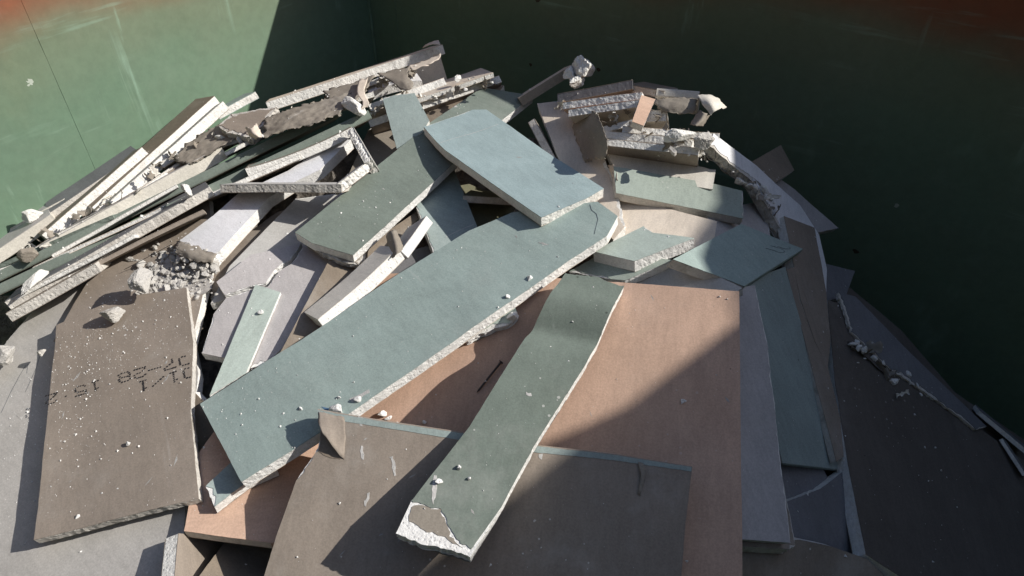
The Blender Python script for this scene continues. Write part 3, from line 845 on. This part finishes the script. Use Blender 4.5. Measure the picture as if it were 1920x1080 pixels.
for n_, (lab_, a_, b_, dq_, tp_, m_) in enumerate(FAN):
    plank('fan%d' % n_, lab_, a_, b_, dq_, tp_, edges='cscs' if n_ % 2 else 's', face=m_, back=m_, phi=-4 - n_ % 4, W=.05, core=G if n_ % 3 else M[m_], bend=.12 * (n_ % 3 - 1))
# ---- top of the heap
plank('tg', 'thin pale strip under the crumpled kraft paper at the top', (560, 216), (700, 172), .03, 9, edges='s', face='ivory', back='ivory', phi=-8, W=.07)
plank('th', 'thin rough strip just below the highest plank', (610, 176), (780, 128), .012, 8, edges='s', face='kraft', back='kraft', phi=-6, W=.07)
plank('ta', 'long rough plank rising to the highest point of the heap', (498, 192), (830, 84), .0, 17, edges='s', face='kraft', back='kraft', phi=2, W=.10)
plank('tb', 'short broken edge below the torn hanging paper', (690, 196), (832, 146), .01, 14, edges='s', face='kraft', back='kraft', phi=-24, W=.1)
plank('tc', 'upper beige plank of the pair behind the small teal board', (770, 190), (925, 137), .02, 8, edges='c', face='kraft', back='kraft', phi=10, W=.1)
plank('td', 'white edged lower plank of the pair behind the small teal board', (690, 226), (936, 142), -.005, 13, edges='s', face='kraft', back='brown', phi=-24, W=.05)
plank('te', 'upright beige end piece under the highest plank', (764, 118), (824, 100), -.01, 50, edges='c', face='kraft', back='kraft', phi=2, W=.03, core=M['kraft'])
plank('tf', 'arched white board end beneath the highest plank', (690, 170), (790, 146), .005, 14, edges='c', face='white', back='white', phi=20, W=.06, core=GW, bend=-2.0)
# ---- top right
plank('ra', 'slim leaning plank carrying a crumbled plaster end', (972, 184), (1072, 122), -.005, 16, edges='c', face='kraft', back='taupe', phi=3, W=.06, core=M['taupe'])
plank('rb', 'dark lilac plank across the top right of the heap', (1045, 176), (1186, 150), .01, 16, edges='c', face='brown', back='brown', phi=-24, W=.08, core=M['slate'])
plank('rc', 'grey brown plank end right of the dark lilac plank', (1176, 158), (1246, 172), .0, 13, edges='s', face='darkbrown', back='brown', phi=10, W=.06, core=GD)
plank('rd', 'cream wrapped plank with curled white paper at its end', (1232, 166), (1312, 172), .0, 15, edges='f', face='ivory', back='ivory', phi=-24, W=.06)
plank('re', 'upper layer of the rough double plank beside the kraft board', (1056, 192), (1204, 172), .035, 13, edges='s', face='pink', back='pink', phi=-24, W=.08, core=GW)
plank('rf', 'lower layer of the rough double plank beside the kraft board', (1066, 206), (1206, 185), .036, 13, edges='s', face='pink', back='kraft', phi=-24, W=.08, core=GW)
plank('rg', 'thin white plank in the hollow behind the pink stub', (1120, 240), (1250, 208), .01, 11, edges='s', face='ivory', back='ivory', phi=-24, W=.08, core=GW)
plank('rh', 'pair of thin pale boards right of the pink stub', (1206, 208), (1250, 206), .015, 20, edges='c', face='ivory', back='ivory', phi=-24, W=.07, core=GW)
plank('ri', 'long upper board of the rough stack below the pink stub', (1168, 236), (1350, 250), .03, 12, edges='s', face='kraft', back='brown', phi=-24, W=.09, core=G)
plank('rj', 'middle board of the rough stack below the pink stub', (1128, 244), (1300, 262), .04, 14, edges='s', face='kraft', back='brown', phi=-24, W=.09, core=G)
plank('rk', 'lowest grey board of the rough stack below the pink stub', (1130, 260), (1312, 278), .045, 13, edges='s', face='kraft', back='brown', phi=-24, W=.09, core=G)
plank('rl', 'rough broken plank sloping down along the white curved board', (1328, 252), (1430, 348), .02, 18, edges='x', face='white', back='brown', phi=6, W=.04, core=GD)
plank('ru', 'slim pale strip against the container wall at the far right edge', (1838, 770), (1935, 850), .01, 9, edges='s', face='slate', back='slate', phi=4, W=.04)
plank('rv', 'short broken sliver under the slim strip at the far right edge', (1880, 822), (1925, 890), .015, 7, edges='s', face='slate', back='slate', phi=4, W=.03)
plank('rm', 'rough lower plank in the dark hollow under the pale blue board', (868, 366), (962, 372), .0, 13, edges='s', face='olive', back='brown', phi=8, W=.08, core=GD)
plank('rn', 'grey plank in the hollow left of the kraft board', (1002, 222), (1044, 300), .0, 14, edges='s', face='taupe', back='brown', phi=4, W=.05, core=GD)

# ================================================================== TORN PAPER, LETTERING, LUMPS AND CRUMBS
INK = plain('black printing ink', (.018, .018, .02), .6, .1)
SMEAR = plain('dried plaster smear', (.50, .485, .46), .9, .25, 60)
PENCIL_CRACK = plain('pencil graphite and crack shade', (.07, .085, .10), .5, .3, 80)
TAPE = M['teal']
# taped edge, smears and flap of the brown board
patch('brn', 'edge_tape', [(596, 769), (720, 791), (850, 810), (1000, 836), (1150, 853), (1297, 876), (1296, 884), (1150, 863), (1000, 848), (850, 823), (720, 802), (597, 782)], TAPE, .0009, .0004, 'blue green paper taped along the upper edge')
for pts in ([(676, 835), (681, 836), (684, 862), (679, 863)], [(731, 856), (738, 855), (743, 890), (739, 892)], [(690, 925), (694, 924), (688, 950), (683, 948)], [(671, 781), (680, 783), (681, 800), (674, 798)], [(1010, 850), (1018, 851), (1016, 862), (1011, 860)]):
    patch('brn', 'plaster_smear', pts, SMEAR, .0007, .002)
patch('stp', 'inner_liner', [(776, 947), (800, 951), (824, 957), (836, 978), (845, 1004), (866, 1026), (840, 1012), (812, 998), (790, 990), (764, 974)], M['taupe'], .0001, .003)
for pts in ([(812, 893), (818, 893), (820, 915), (815, 945), (811, 940)], [(985, 735), (996, 738), (998, 744), (986, 742)]):
    patch('stp', 'plaster_smear', pts, SMEAR, .0007, .002)
def flap(key, rows, mat, name='torn_paper', **kw):
    r = [[(p[0], p[1], (on(key, p[0], p[1]) + p[2]) - mound(p[0], p[1])) for p in row] for row in rows]
    return grid_sheet(name, r, mat, BOARDS[key][0], **kw)
patch('brn', 'tear_shade_patch', [(602, 806), (618, 828), (640, 862), (612, 856), (598, 846)], M['darkbrown'], .0010, .001)  # flat darker patch for the bared inner layer and the cavity's shade
flap('brn', [[(596, 772, .004), (598, 792, .012), (601, 808, .020)], [(612, 775, .003), (616, 800, .012), (620, 832, .022)], [(628, 778, .002), (632, 812, .008), (634, 850, .012)], [(646, 782, .0015), (648, 822, .003), (645, 862, .002)]], M['brown'], rag=.0012, seed=3, label='liner paper lifting in a torn flap')
flap('brn', [[(1196, 866, .004), (1202, 890, .007), (1196, 925, .004)], [(1206, 868, .003), (1210, 892, .003), (1200, 930, .003)]], M['taupe'], rag=.001, seed=4)
# printed code of the brown board, dot by dot
DOTS = [((105, 592), (235, 555), 5), ((218, 578), (218, 578), 1), ((195, 602), (195, 602), 1), ((165, 630), (135, 638), 2), ((102, 664), (106, 682), 2), ((135, 692), (200, 672), 3), ((228, 645), (228, 645), 1), ((343, 597), (343, 597), 1),
        ((490, 482), (555, 466), 3), ((576, 475), (576, 475), 1), ((454, 510), (462, 540), 3), ((490, 550), (585, 525), 4), ((590, 560), (465, 598), 5), ((586, 542), (586, 542), 1),
        ((668, 432), (735, 412), 3), ((690, 440), (706, 530), 6), ((735, 500), (735, 500), 1),
        ((1018, 330), (1088, 308), 3), ((1106, 320), (1118, 338), 2), ((985, 352), (1000, 372), 2), ((1025, 380), (1088, 362), 3), ((1114, 362), (1122, 388), 2), ((1095, 412), (1025, 436), 3), ((990, 405), (998, 425), 2),
        ((1170, 285), (1295, 245), 5), ((1290, 265), (1266, 293), 2), ((1235, 318), (1205, 328), 2), ((1170, 352), (1178, 376), 2), ((1210, 382), (1270, 362), 3), ((1300, 336), (1300, 336), 1), ((1345, 287), (1480, 248), 5),
        ((1614, 152), (1622, 190), 3), ((1590, 215), (1530, 268), 3), ((1540, 286), (1660, 248), 5), ((1735, 122), (1770, 114), 2), ((1700, 145), (1716, 215), 5), ((1748, 226), (1815, 205), 3),
        ((1240, 427), (1305, 405), 3), ((1272, 420), (1284, 530), 7), ((1310, 500), (1310, 500), 1), ((1395, 477), (1515, 366), 5), ((1600, 322), (1665, 300), 3), ((1635, 315), (1650, 425), 6), ((1680, 395), (1680, 395), 1),
        ((1775, 268), (1815, 258), 2), ((1757, 295), (1774, 370), 5), ((1802, 378), (1835, 370), 2)]
wz = WARP[BOARDS['prt'][0].name]
SPLIT = DOTS.index(((1240, 427), (1305, 405), 3))
for part in (DOTS[:SPLIT], DOTS[SPLIT:]):
  V, F = [], []
  for a, b, n in part:
      for i in range(n):
          f = i / max(1, n - 1)
          p = local('prt', 70 + (a[0] + (b[0] - a[0]) * f) / 6.4, 650 + (a[1] + (b[1] - a[1]) * f) / 6.4)
          k = len(V)
          r = .00145 * random.uniform(.85, 1.15)
          for j in range(8):
              an = j * math.pi / 4
              x, y = p.x + r * math.cos(an) * 1.15, p.y + r * math.sin(an)
              V.append((x, y, .00062 + wz(x, y)))
          F.append(tuple(range(k, k + 8)))
  link('printed_code', V, F, INK, BOARDS['prt'][0])
# pencil marks on the teal board
def stroke(key, name, px, wpx, mat, off=.0006):
    root = BOARDS[key][0]; wz = WARP[root.name]
    P = [local(key, *p) for p in px]
    V, F = [], []
    for i, p in enumerate(P):
        d = (P[min(i + 1, len(P) - 1)] - P[max(i - 1, 0)]); d.z = 0; d.normalize()
        n = Vector((-d.y, d.x, 0)) * wpx * .0004 * random.uniform(.6, 1.3)
        for q in (p + n, p - n): V.append((q.x, q.y, off + wz(q.x, q.y)))
        if i: F.append((2 * i - 2, 2 * i - 1, 2 * i + 1, 2 * i))
    return link(name, V, F, mat, root)
stroke('tel', 'pencil_mark', [(1435, 466), (1443, 468), (1453, 471), (1461, 474), (1467, 474), (1471, 472), (1469, 469), (1462, 466), (1452, 463), (1444, 461)], 1.6, PENCIL_CRACK)
stroke('tel', 'pencil_mark', [(1457, 462), (1465, 465), (1473, 467), (1480, 467), (1482, 465), (1478, 463)], 1.6, PENCIL_CRACK)
stroke('blu', 'score_line', [(826, 268), (850, 260), (880, 252), (910, 243), (934, 234)], 1.2, SMEAR)
stroke('tl2', 'score_line', [(836, 445), (850, 437), (870, 428), (888, 421)], 1.2, SMEAR)
stroke('gyl', 'scratch', [(2, 775), (18, 740), (36, 705), (48, 685), (52, 682), (50, 700)], .8, PENCIL_CRACK)
stroke('gyl', 'scratch', [(48, 735), (58, 712), (68, 690), (74, 668)], .8, PENCIL_CRACK)
stroke('lng', 'crack_shade_line', [(1106, 384), (1109, 395), (1118, 402), (1121, 412), (1117, 428), (1114, 440)], 1.2, PENCIL_CRACK)  # flat dark line standing in for the shade inside a crack
patch('lng', 'plaster_smear', [(655, 748), (690, 733), (692, 737), (660, 754)], SMEAR, .0007, .002)
patch('lng', 'torn_liner', [(602, 764), (640, 768), (640, 772), (612, 770)], plain('blue inner liner', (.10, .19, .30), .9, .2, 40), .0008, .001)
DUST = plain('rubbed in plaster dust', (.36, .35, .33), .9, .25, 60)
def scuffs(key, poly, n, seed):
    rr = random.Random(seed)
    xs = [p[0] for p in poly]; ys = [p[1] for p in poly]
    a0 = rr.uniform(0, 3.1)
    while n:
        x, y = rr.uniform(min(xs), max(xs)), rr.uniform(min(ys), max(ys))
        a = a0 + rr.gauss(0, .25); L = rr.uniform(6, 26); w_ = rr.uniform(.8, 2.0)
        c, s_ = math.cos(a), math.sin(a)
        pts = [(x - c * L / 2, y - s_ * L / 2), (x - s_ * w_, y + c * w_), (x + c * L / 2, y + s_ * L / 2), (x + s_ * w_, y - c * w_)]
        k = inside(poly, np.array([p[0] for p in pts]), np.array([p[1] for p in pts]))
        n -= 1
        if k.all(): patch(key, 'dust_scuff', pts, DUST, .00055, .0016)
scuffs('lng', [(400, 755), (890, 440), (1100, 400), (1120, 430), (650, 740), (470, 880)], 9, 1)
scuffs('blu', [(810, 245), (900, 215), (1110, 352), (1020, 395)], 5, 2)
scuffs('dgr', [(575, 435), (750, 290), (840, 300), (660, 465)], 5, 3)
scuffs('stp', [(1060, 530), (1150, 545), (990, 820), (880, 990), (860, 850)], 7, 4)
scuffs('prt', [(120, 630), (330, 600), (345, 900), (90, 980)], 9, 5)
scuffs('brn', [(640, 800), (840, 830), (800, 1040), (560, 1050), (600, 900)], 7, 6)
scuffs('pnk', [(1190, 545), (1375, 560), (1380, 900), (1310, 870), (1060, 830)], 5, 7)
scuffs('gyl', [(20, 760), (60, 720), (60, 1000), (10, 1040)], 4, 8)
# nail
def rod(name, label, cat, p, q, r, mat, head=0):
    a, b = p, q
    d = (b - a).normalized(); x = d.orthogonal().normalized(); y = d.cross(x)
    V, F = [], []
    L = (b - a).length
    prof = ([(0, 0), (0, head), (.0012, head), (.0013, r)] if head else [(0, r)]) + [(L * .5, r), (L - .004, r), (L, .0002)]
    for s, rr in prof:
        for k in range(8):
            an = k * math.pi / 4
            V.append(d * s + (x * math.cos(an) + y * math.sin(an)) * rr)
    for i in range(len(prof) - 1):
        for k in range(8):
            F.append((i * 8 + k, i * 8 + (k + 1) % 8, i * 8 + 8 + (k + 1) % 8, i * 8 + 8 + k))
    return tag(link(name, V, F, mat, world=Matrix.Translation(a)), label, cat)
RUSTY = plain('dull nail steel', (.06, .05, .045), .55, .3, 90)
rod('nail', 'long dull steel nail lying on the pink board beside the dark green strip', 'nail', at(940, 678, on('pnk', 940, 678) + .006), at(894, 736, on('pnk', 894, 736) + .004), .0014, RUSTY, .0035)
rod('wire', 'thin bent wire sticking out of the plaster rubble', 'wire', at(322, 458, on('brU', 322, 458) + .045), at(232, 506, on('brU', 232, 506) + .01), .0005, RUSTY)

# loose torn paper
def loose(key, label, rows, mat, **kw):
    return grid_sheet('torn_paper', rows, mat, None, label=label, cat='torn paper', group='loose torn liner paper', **kw)
KP, TP, IV, BR = M['kraft'], M['taupe'], M['ivory'], M['brown']
flap('krf', [[(1078, 206, .002), (1074, 240, .002), (1084, 270, .002), (1098, 304, .002)], [(1096, 206, .03), (1099, 238, .04), (1106, 266, .04), (1112, 300, .03)], [(1114, 210, .07), (1122, 242, .09), (1128, 268, .09), (1130, 298, .07)], [(1121, 214, .085), (1133, 246, .115), (1140, 272, .115), (1138, 294, .09)]], M['taupe'], rag=.0045, seed=8, sub=9, label='kraft paper peeling up in a ragged curl, coloured darker for its shade')  # taupe instead of kraft puts the curl's shade into its colour
flap('krf', [[(1140, 310, .004), (1146, 330, .004)], [(1150, 310, .02), (1154, 335, .025)], [(1157, 316, .03), (1158, 340, .03)]], KP, rag=.002, seed=12)
loose('a', 'crumpled grey brown paper hanging below the highest plank, left part', [[(496, 222, .05), (545, 204, .05), (610, 186, .05), (660, 174, .05)], [(500, 240, .062), (550, 222, .07), (604, 208, .058), (648, 194, .066)], [(484, 260, .07), (540, 244, .07), (585, 232, .074), (634, 216, .07)]], TP, rag=.006, seed=2, sub=14, wrinkle=.007)
loose('b', 'torn kraft strip hanging from the middle of the highest plank', [[(604, 170, .03), (650, 158, .03), (704, 140, .03)], [(618, 186, .045), (660, 178, .05), (692, 160, .05)], [(640, 200, .05), (664, 190, .06), (684, 178, .055)]], TP, rag=.004, seed=5, sub=8, wrinkle=.008)
loose('c', 'narrow kraft paper tail dangling over the crumbled white end', [[(672, 150, .055), (690, 146, .055)], [(670, 175, .08), (684, 172, .08)], [(680, 192, .085), (692, 192, .085)], [(676, 206, .08), (690, 200, .08)]], KP, rag=.002, seed=6, sub=6)
loose('d', 'torn brown paper triangle hanging beside the arched white board end', [[(706, 138, .03), (740, 132, .03), (770, 124, .03)], [(730, 150, .045), (752, 146, .05), (764, 138, .045)], [(752, 168, .05), (768, 168, .055), (776, 158, .05)]], TP, rag=.003, seed=7, sub=7, wrinkle=.006)
loose('e', 'ragged paper shreds along the right end of the highest plank', [[(764, 124, .02), (800, 112, .02), (828, 100, .02)], [(770, 132, .03), (802, 122, .032), (826, 108, .03)]], KP, rag=.004, seed=9, sub=7, wrinkle=.004)
loose('f', 'paper curl on the tip of the highest plank', [[(792, 90, .012), (798, 84, .012)], [(808, 84, .02), (810, 78, .02)], [(826, 84, .02), (822, 75, .02)]], KP, rag=.001, seed=10, sub=5)
loose('g', 'small curled paper lip left of the crumpled grey brown paper', [[(460, 238, .06), (466, 252, .075), (478, 262, .06)], [(470, 240, .085), (476, 250, .09), (486, 258, .085)], [(480, 230, .07), (488, 246, .075), (492, 256, .07)]], KP, rag=.003, seed=11, sub=6)
loose('h', 'curled white paper at the right tip of the heap', [[(1306, 178, .03), (1318, 196, .045), (1332, 216, .045)], [(1328, 177, .03), (1334, 192, .055), (1344, 207, .05)], [(1348, 184, .02), (1355, 194, .035), (1363, 201, .03)]], M['ivory'], rag=.0015, seed=12, sub=6)
loose('i', 'kraft paper flap bent down below the curled white paper', [[(1312, 206, .03), (1302, 220, .03), (1294, 233, .03)], [(1322, 212, .05), (1314, 226, .05), (1304, 236, .05)], [(1331, 215, .03), (1324, 228, .03), (1318, 237, .03)]], TP, rag=.0012, seed=13, sub=6)
loose('j', 'cream paper drape under the cream wrapped plank', [[(1226, 186, .02), (1262, 183, .02), (1306, 184, .02)], [(1232, 200, .021), (1266, 198, .024), (1306, 200, .02)], [(1242, 210, .016), (1270, 214, .018), (1302, 213, .014)]], TP, rag=.003, seed=14, sub=10, wrinkle=.003)
loose('k', 'cream paper curl on the dusty brown strip below the dark green board', [[(724, 440, .02), (728, 465, .035), (736, 485, .05)], [(734, 432, .045), (742, 458, .06), (746, 476, .06)], [(742, 430, .03), (752, 452, .04), (756, 468, .045)]], TP, rag=.0015, seed=15, sub=6)
loose('l', 'torn paper shreds on the dark right hand board', [[(1590, 636, .012), (1625, 664, .010), (1672, 700, .008)], [(1604, 652, .012), (1640, 684, .016), (1684, 722, .010)], [(1618, 668, .006), (1655, 700, .008), (1694, 742, .006)]], M['charcoal'], rag=.006, seed=16, sub=9, wrinkle=.004)

loose('m', 'brown torn paper filling the gap left of the slab fragment', [[(322, 296, .022), (368, 258, .02), (414, 230, .02)], [(338, 304, .026), (380, 276, .030), (430, 244, .026)], [(362, 306, .03), (396, 288, .034), (446, 256, .03)]], TP, rag=.006, seed=21, sub=12, wrinkle=.005)
# plaster lumps
chunk('crumbly plaster end on the slim leaning plank', 1092, 128, 27, .01, (1.1, .9, .8), seed=1, rough=.9)
chunk('left crumb of the crumbly plaster end', 1068, 138, 16, .012, (1.1, .8, .7), seed=31, rough=.9)
chunk('lower crumb stuck below the crumbly plaster end', 1082, 151, 18, .014, (1.2, .8, .7), seed=2, rough=.9)
board('frg', 'grey brown slab fragment at the left of the crumpled paper', [(410, 236), (432, 212), (520, 200), (500, 226), (470, 256), (424, 250)], 'brown', edges='xxxxxx', bias=(.05, 0, 0), rests=False, T=.02, core=GD, name='board_fragment')
chunk('white crumbled plaster end on the upper green wrapped board', 660, 196, 26, .075, (1.2, .7, .6), seed=4, rough=.6)
chunk('largest plaster lump in the rubble on the upper brown board', 268, 525, 26, .05, (1.1, .8, .6), mat=GM, seed=5, rough=.6)
chunk('isolated plaster lump below the rubble on the printed board', 212, 588, 19, .035, (1, .9, .8), mat=GM, seed=6, rough=.7)
chunk('plaster lump at the left picture edge on the light grey board', 6, 664, 32, .05, (1.1, .8, .7), mat=GM, seed=7, rough=.6)
flap('wht', [[(338, 450, .004), (370, 464, .006), (404, 476, .004)], [(330, 462, .006), (364, 478, .012), (400, 486, .006)], [(328, 474, .001), (360, 488, .006), (398, 494, .001)]], TP, rag=.004, seed=30, sub=10, wrinkle=.003, label='crushed brown paper at the torn lower end')
chunk('grey lump beside the printed brown board on light grey board', 78, 660, 9, .03, (1, .9, .8), GD, seed=9, rough=.6)
chunk('rough plaster lump at the right of the rough stack', 1278, 254, 24, .06, (1.3, .7, .6), seed=10, rough=.6)
chunk('second rough plaster lump at the right end of the rough stack', 1316, 262, 20, .06, (1, .8, .8), GD, seed=11, rough=.6)
chunk('dusty chip hanging under the rough stack', 1262, 284, 12, .06, (1.3, .7, .5), GD, seed=12, rough=.5)
chunk('white lump on the far left white edge', 58, 404, 14, .01, (1.4, .8, .6), seed=17, rough=.4)
chunk('torn brown end of the sunlit white strip edge', 58, 476, 19, .05, (1.2, .8, .6), M['taupe'], 'board_fragment', 18, .4)
chunk('crumbled white patch on the lower green wrapped board', 348, 354, 15, .085, (1.6, .6, .5), seed=19, rough=.6)
chunk('crumbled left end of the lower green wrapped board', 60, 528, 22, .085, (1.8, .6, .5), seed=20, rough=.6)
chunk('white lump on the torn chip under the long board', 962, 592, 13, .02, (1, .8, .6), seed=21, rough=.6, q=on('pnk', 962, 592) + .03)
for lab, b, x, y, r in (('flat white chip at the corner of the brown board', 'lng', 628, 767, 13), ('white chip on long board near its lower side', 'lng', 672, 749, 7), ('small white chip alone on the long board', 'lng', 635, 745, 4.5), ('leftmost small white chip on the long board', 'lng', 563, 766, 5), ('upright white chip on the pink board', 'pnk', 716, 776, 8), ('blocky white chip beside the upright chip on the pink board', 'pnk', 728, 784, 8), ('lone white crumb on the pink board by shadow edge', 'pnk', 796, 791, 5),
                        ('grey crumb on dark strip near its lower end', 'stp', 822, 903, 7), ('pale crumb on the dark strip above the grey crumb', 'stp', 861, 876, 6), ('tiny crumb at the right of the dark strip', 'stp', 879, 897, 4), ('crumb on the upper part of the long board', 'lng', 951, 556, 5), ('crumb pair on the dusty brown strip', 'bst', 618, 566, 6), ('white crumb on printed board below the code', 'prt', 241, 832, 5), ('pale grain cluster on the small pale green strip', 'lgs', 488, 586, 6)):
    chunk(lab, x, y, r, q=on(b, x, y) * (1 + .0006 * r), sq=(1.2, .8, .6) if r > 6 else (1, .9, .8), seed=x * .01 + y, rough=.35, mat=GW, name='plaster_chip')
# pink stub
board('stub', 'short pale pink stub standing upright at the top right', [(1185, 228), (1203, 178), (1229, 186), (1207, 236)], 'pink', edges='csss', bias=(.05, -.6, .1), rests=False, T=.012)

# rubble spilled on the printed board
V, F = [], []
for k in range(620):
    a = random.gauss(0, 1); b = random.gauss(0, 1)
    f = random.random()
    px, py = 385 - 120 * f ** 1.5 + a * (14 + 18 * (1 - f)), 485 + 50 * f + b * 22
    if not (215 < px < 408 and 446 < py < 585): continue
    q = on('brU', px, py)
    r = random.choice((.0016, .002, .0025, .003, .004, .0055, .0075)) * random.uniform(.7, 1.3)
    h = max(0, 1 - ((px - 368) / 45) ** 2 - ((py - 495) / 40) ** 2) * .022 * random.random()
    v, f_ = chunk_mesh(at(px, py, q) + Vector((0, 0, h + r * .25)), r, k * .37, (1, .8, .5), 2 if r < .004 else 3, .7)
    o0 = len(V); V += v; F += [tuple(o0 + i for i in t) for t in f_]
patch('brU', 'powder_smear', [(250, 540), (285, 508), (330, 478), (380, 462), (402, 480), (396, 540), (350, 565), (300, 560)], plain('plaster powder', (.40, .375, .34), .95, .35, 50), .0007, .012)
tag(link('plaster_rubble', V, F, GM), 'crumbled plaster rubble spilled over the upper brown board', 'rubble', kind='stuff')

# torn liner shreds and chips wedged in the gaps between the strips
def shreds(lines, n, name, mat, label, seed, size=(.012, .034)):
    rr = random.Random(seed)
    V, F = [], []
    for k in range(n):
        (x0, y0), (x1, y1), wd = lines[k % len(lines)]
        f = rr.random()
        px, py = x0 + (x1 - x0) * f + rr.gauss(0, wd), y0 + (y1 - y0) * f + rr.gauss(0, wd)
        c = at(px, py, mound(px, py) + rr.uniform(-.01, .035))
        a = Vector((rr.gauss(0, 1), rr.gauss(0, 1), rr.gauss(0, .5))).normalized()
        b = a.cross(Vector((rr.gauss(0, 1), rr.gauss(0, 1), rr.gauss(0, 1)))).normalized()
        n_ = a.cross(b)
        L, W_, cv = rr.uniform(*size), rr.uniform(*size) * .45, rr.uniform(-22, 22)
        nu, nv = 9, 5
        o0 = len(V)
        for s_ in (0, .0005):
            for i in range(nu):
                for j in range(nv):
                    u, v = (i / (nu - 1) - .5) * L, (j / (nv - 1) - .5) * W_
                    edge = 1 if j in (0, nv - 1) or i in (0, nu - 1) else .2
                    p = c + a * u + b * (v * (1 + .5 * math.sin(i * 1.7 + k))) + n_ * (cv * u * u + cv * .6 * v * v + s_)
                    p += Vector((noise.noise(p * 170), noise.noise(p * 170 + Vector((5, 5, 5))), noise.noise(p * 170 + Vector((9, 1, 2))))) * .0035 * edge
                    V.append(p)
        N = nu * nv
        for i in range(nu - 1):
            for j in range(nv - 1):
                q = o0 + i * nv + j
                F.append((q, q + 1, q + nv + 1, q + nv)); F.append((q + N, q + N + nv, q + N + nv + 1, q + N + 1))
        for i in range(nu - 1):
            for j in (0, nv - 1):
                q = o0 + i * nv + j; F.append((q, q + nv, q + N + nv, q + N))
        for j in range(nv - 1):
            for i in (0, nu - 1):
                q = o0 + i * nv + j; F.append((q, q + 1, q + N + 1, q + N))
    tag(link(name, V, F, mat, smooth=True), label, None, kind='stuff')
GAPS = [((60, 470), (240, 350), 5), ((240, 350), (420, 240), 7), ((420, 262), (640, 190), 8), ((560, 200), (800, 130), 6), ((690, 205), (930, 150), 6),
        ((1050, 200), (1240, 215), 7), ((1130, 232), (1340, 262), 7), ((1240, 280), (1330, 290), 6), ((1380, 320), (1470, 400), 6), ((1600, 640), (1720, 740), 10)]
shreds(GAPS, 90, 'paper_shreds', M['taupe'], 'torn brown liner shreds wedged between the strips of plasterboard', 3)
shreds(GAPS, 60, 'paper_shreds', M['ivory'], 'torn cream liner shreds wedged between the strips of plasterboard', 4, (.008, .024))
V, F = [], []
for k in range(130):
    (x0, y0), (x1, y1), wd = (GAPS[2:6] + GAPS[7:])[k % (len(GAPS) - 3)]
    f = random.random()
    px, py = x0 + (x1 - x0) * f + random.gauss(0, wd * 1.2), y0 + (y1 - y0) * f + random.gauss(0, wd * 1.2)
    r = random.choice((.002, .003, .004, .006, .009))
    v, f_ = chunk_mesh(at(px, py, mound(px, py) + random.uniform(0, .035)), r, k * .61, (1.2, .8, .6), 2 if r < .005 else 3, .7)
    o0 = len(V); V += v; F += [tuple(o0 + i for i in t) for t in f_]
tag(link('plaster_chips', V, F, G), 'small plaster chips caught between the strips of plasterboard', None, kind='stuff')

# fine crumbs scattered over the boards, dropped from above onto whatever lies there
bpy.context.view_layer.update()
dg = bpy.context.evaluated_depsgraph_get()
V, F = [], []
TET = [(1, 0, -.5), (-.5, .87, -.5), (-.5, -.87, -.5), (.1, .1, .8), (.4, .5, .2), (-.6, .1, .3)]
TF = [(0, 1, 4), (1, 5, 4), (1, 2, 5), (2, 3, 5), (2, 0, 3), (0, 4, 3), (3, 4, 5), (0, 2, 1)]
cl = at(220, 620, 1.3)
for k in range(5200):
    if k < 2600:
        x, y = random.uniform(-1.25, .25), random.uniform(.05, 1.25)
    else:
        x, y = cl.x + random.gauss(0, .14), cl.y + random.gauss(0, .14)
    if noise.noise(Vector((x * 5, y * 5, 2))) + random.uniform(-.5, .5) < .0: continue
    ok, loc, nn, _, ob, _ = S.ray_cast(dg, Vector((x, y, CZ - .05)), Vector((0, 0, -1)))
    if not ok or nn.z < .6 or ob.name.startswith(('floor', 'plaster_debris')): continue
    r = min(.0019, .0004 * random.paretovariate(2.4))
    a = random.uniform(0, 6.28); o0 = len(V)
    for t in TET:
        V.append(loc + Vector((t[0] * math.cos(a) - t[1] * math.sin(a), t[0] * math.sin(a) + t[1] * math.cos(a), t[2] + .4)) * r * random.uniform(.7, 1.2))
    F += [tuple(o0 + i for i in f) for f in TF]
for k in range(1500):
    x, y = random.uniform(-1.25, .3), random.uniform(.05, 1.28)
    if noise.noise(Vector((x * 4, y * 4, 9))) + random.uniform(-.4, .4) < .12: continue
    ok, loc, nn, _, ob, _ = S.ray_cast(dg, Vector((x, y, CZ - .05)), Vector((0, 0, -1)))
    if not ok or ob.name.startswith('floor') or nn.z < .3: continue
    deep = ob.name.startswith('plaster_debris')
    r = random.uniform(.003, .012) if deep else min(.0045, .0012 * random.paretovariate(2.6))
    if not deep and random.random() < .82: continue
    a = random.uniform(0, 6.28); o0 = len(V)
    e = [random.uniform(.6, 1.5) for _ in range(3)]
    for t in TET:
        q = Vector((t[0] * e[0], t[1] * e[1], (t[2] + .4) * e[2] * .7))
        V.append(loc + Vector((q.x * math.cos(a) - q.y * math.sin(a), q.x * math.sin(a) + q.y * math.cos(a), q.z)) * r)
    F += [tuple(o0 + i for i in f) for f in TF]
tag(link('plaster_crumbs', V, F, GW), 'fine white plaster crumbs and dust scattered over the boards', 'crumbs', kind='stuff')
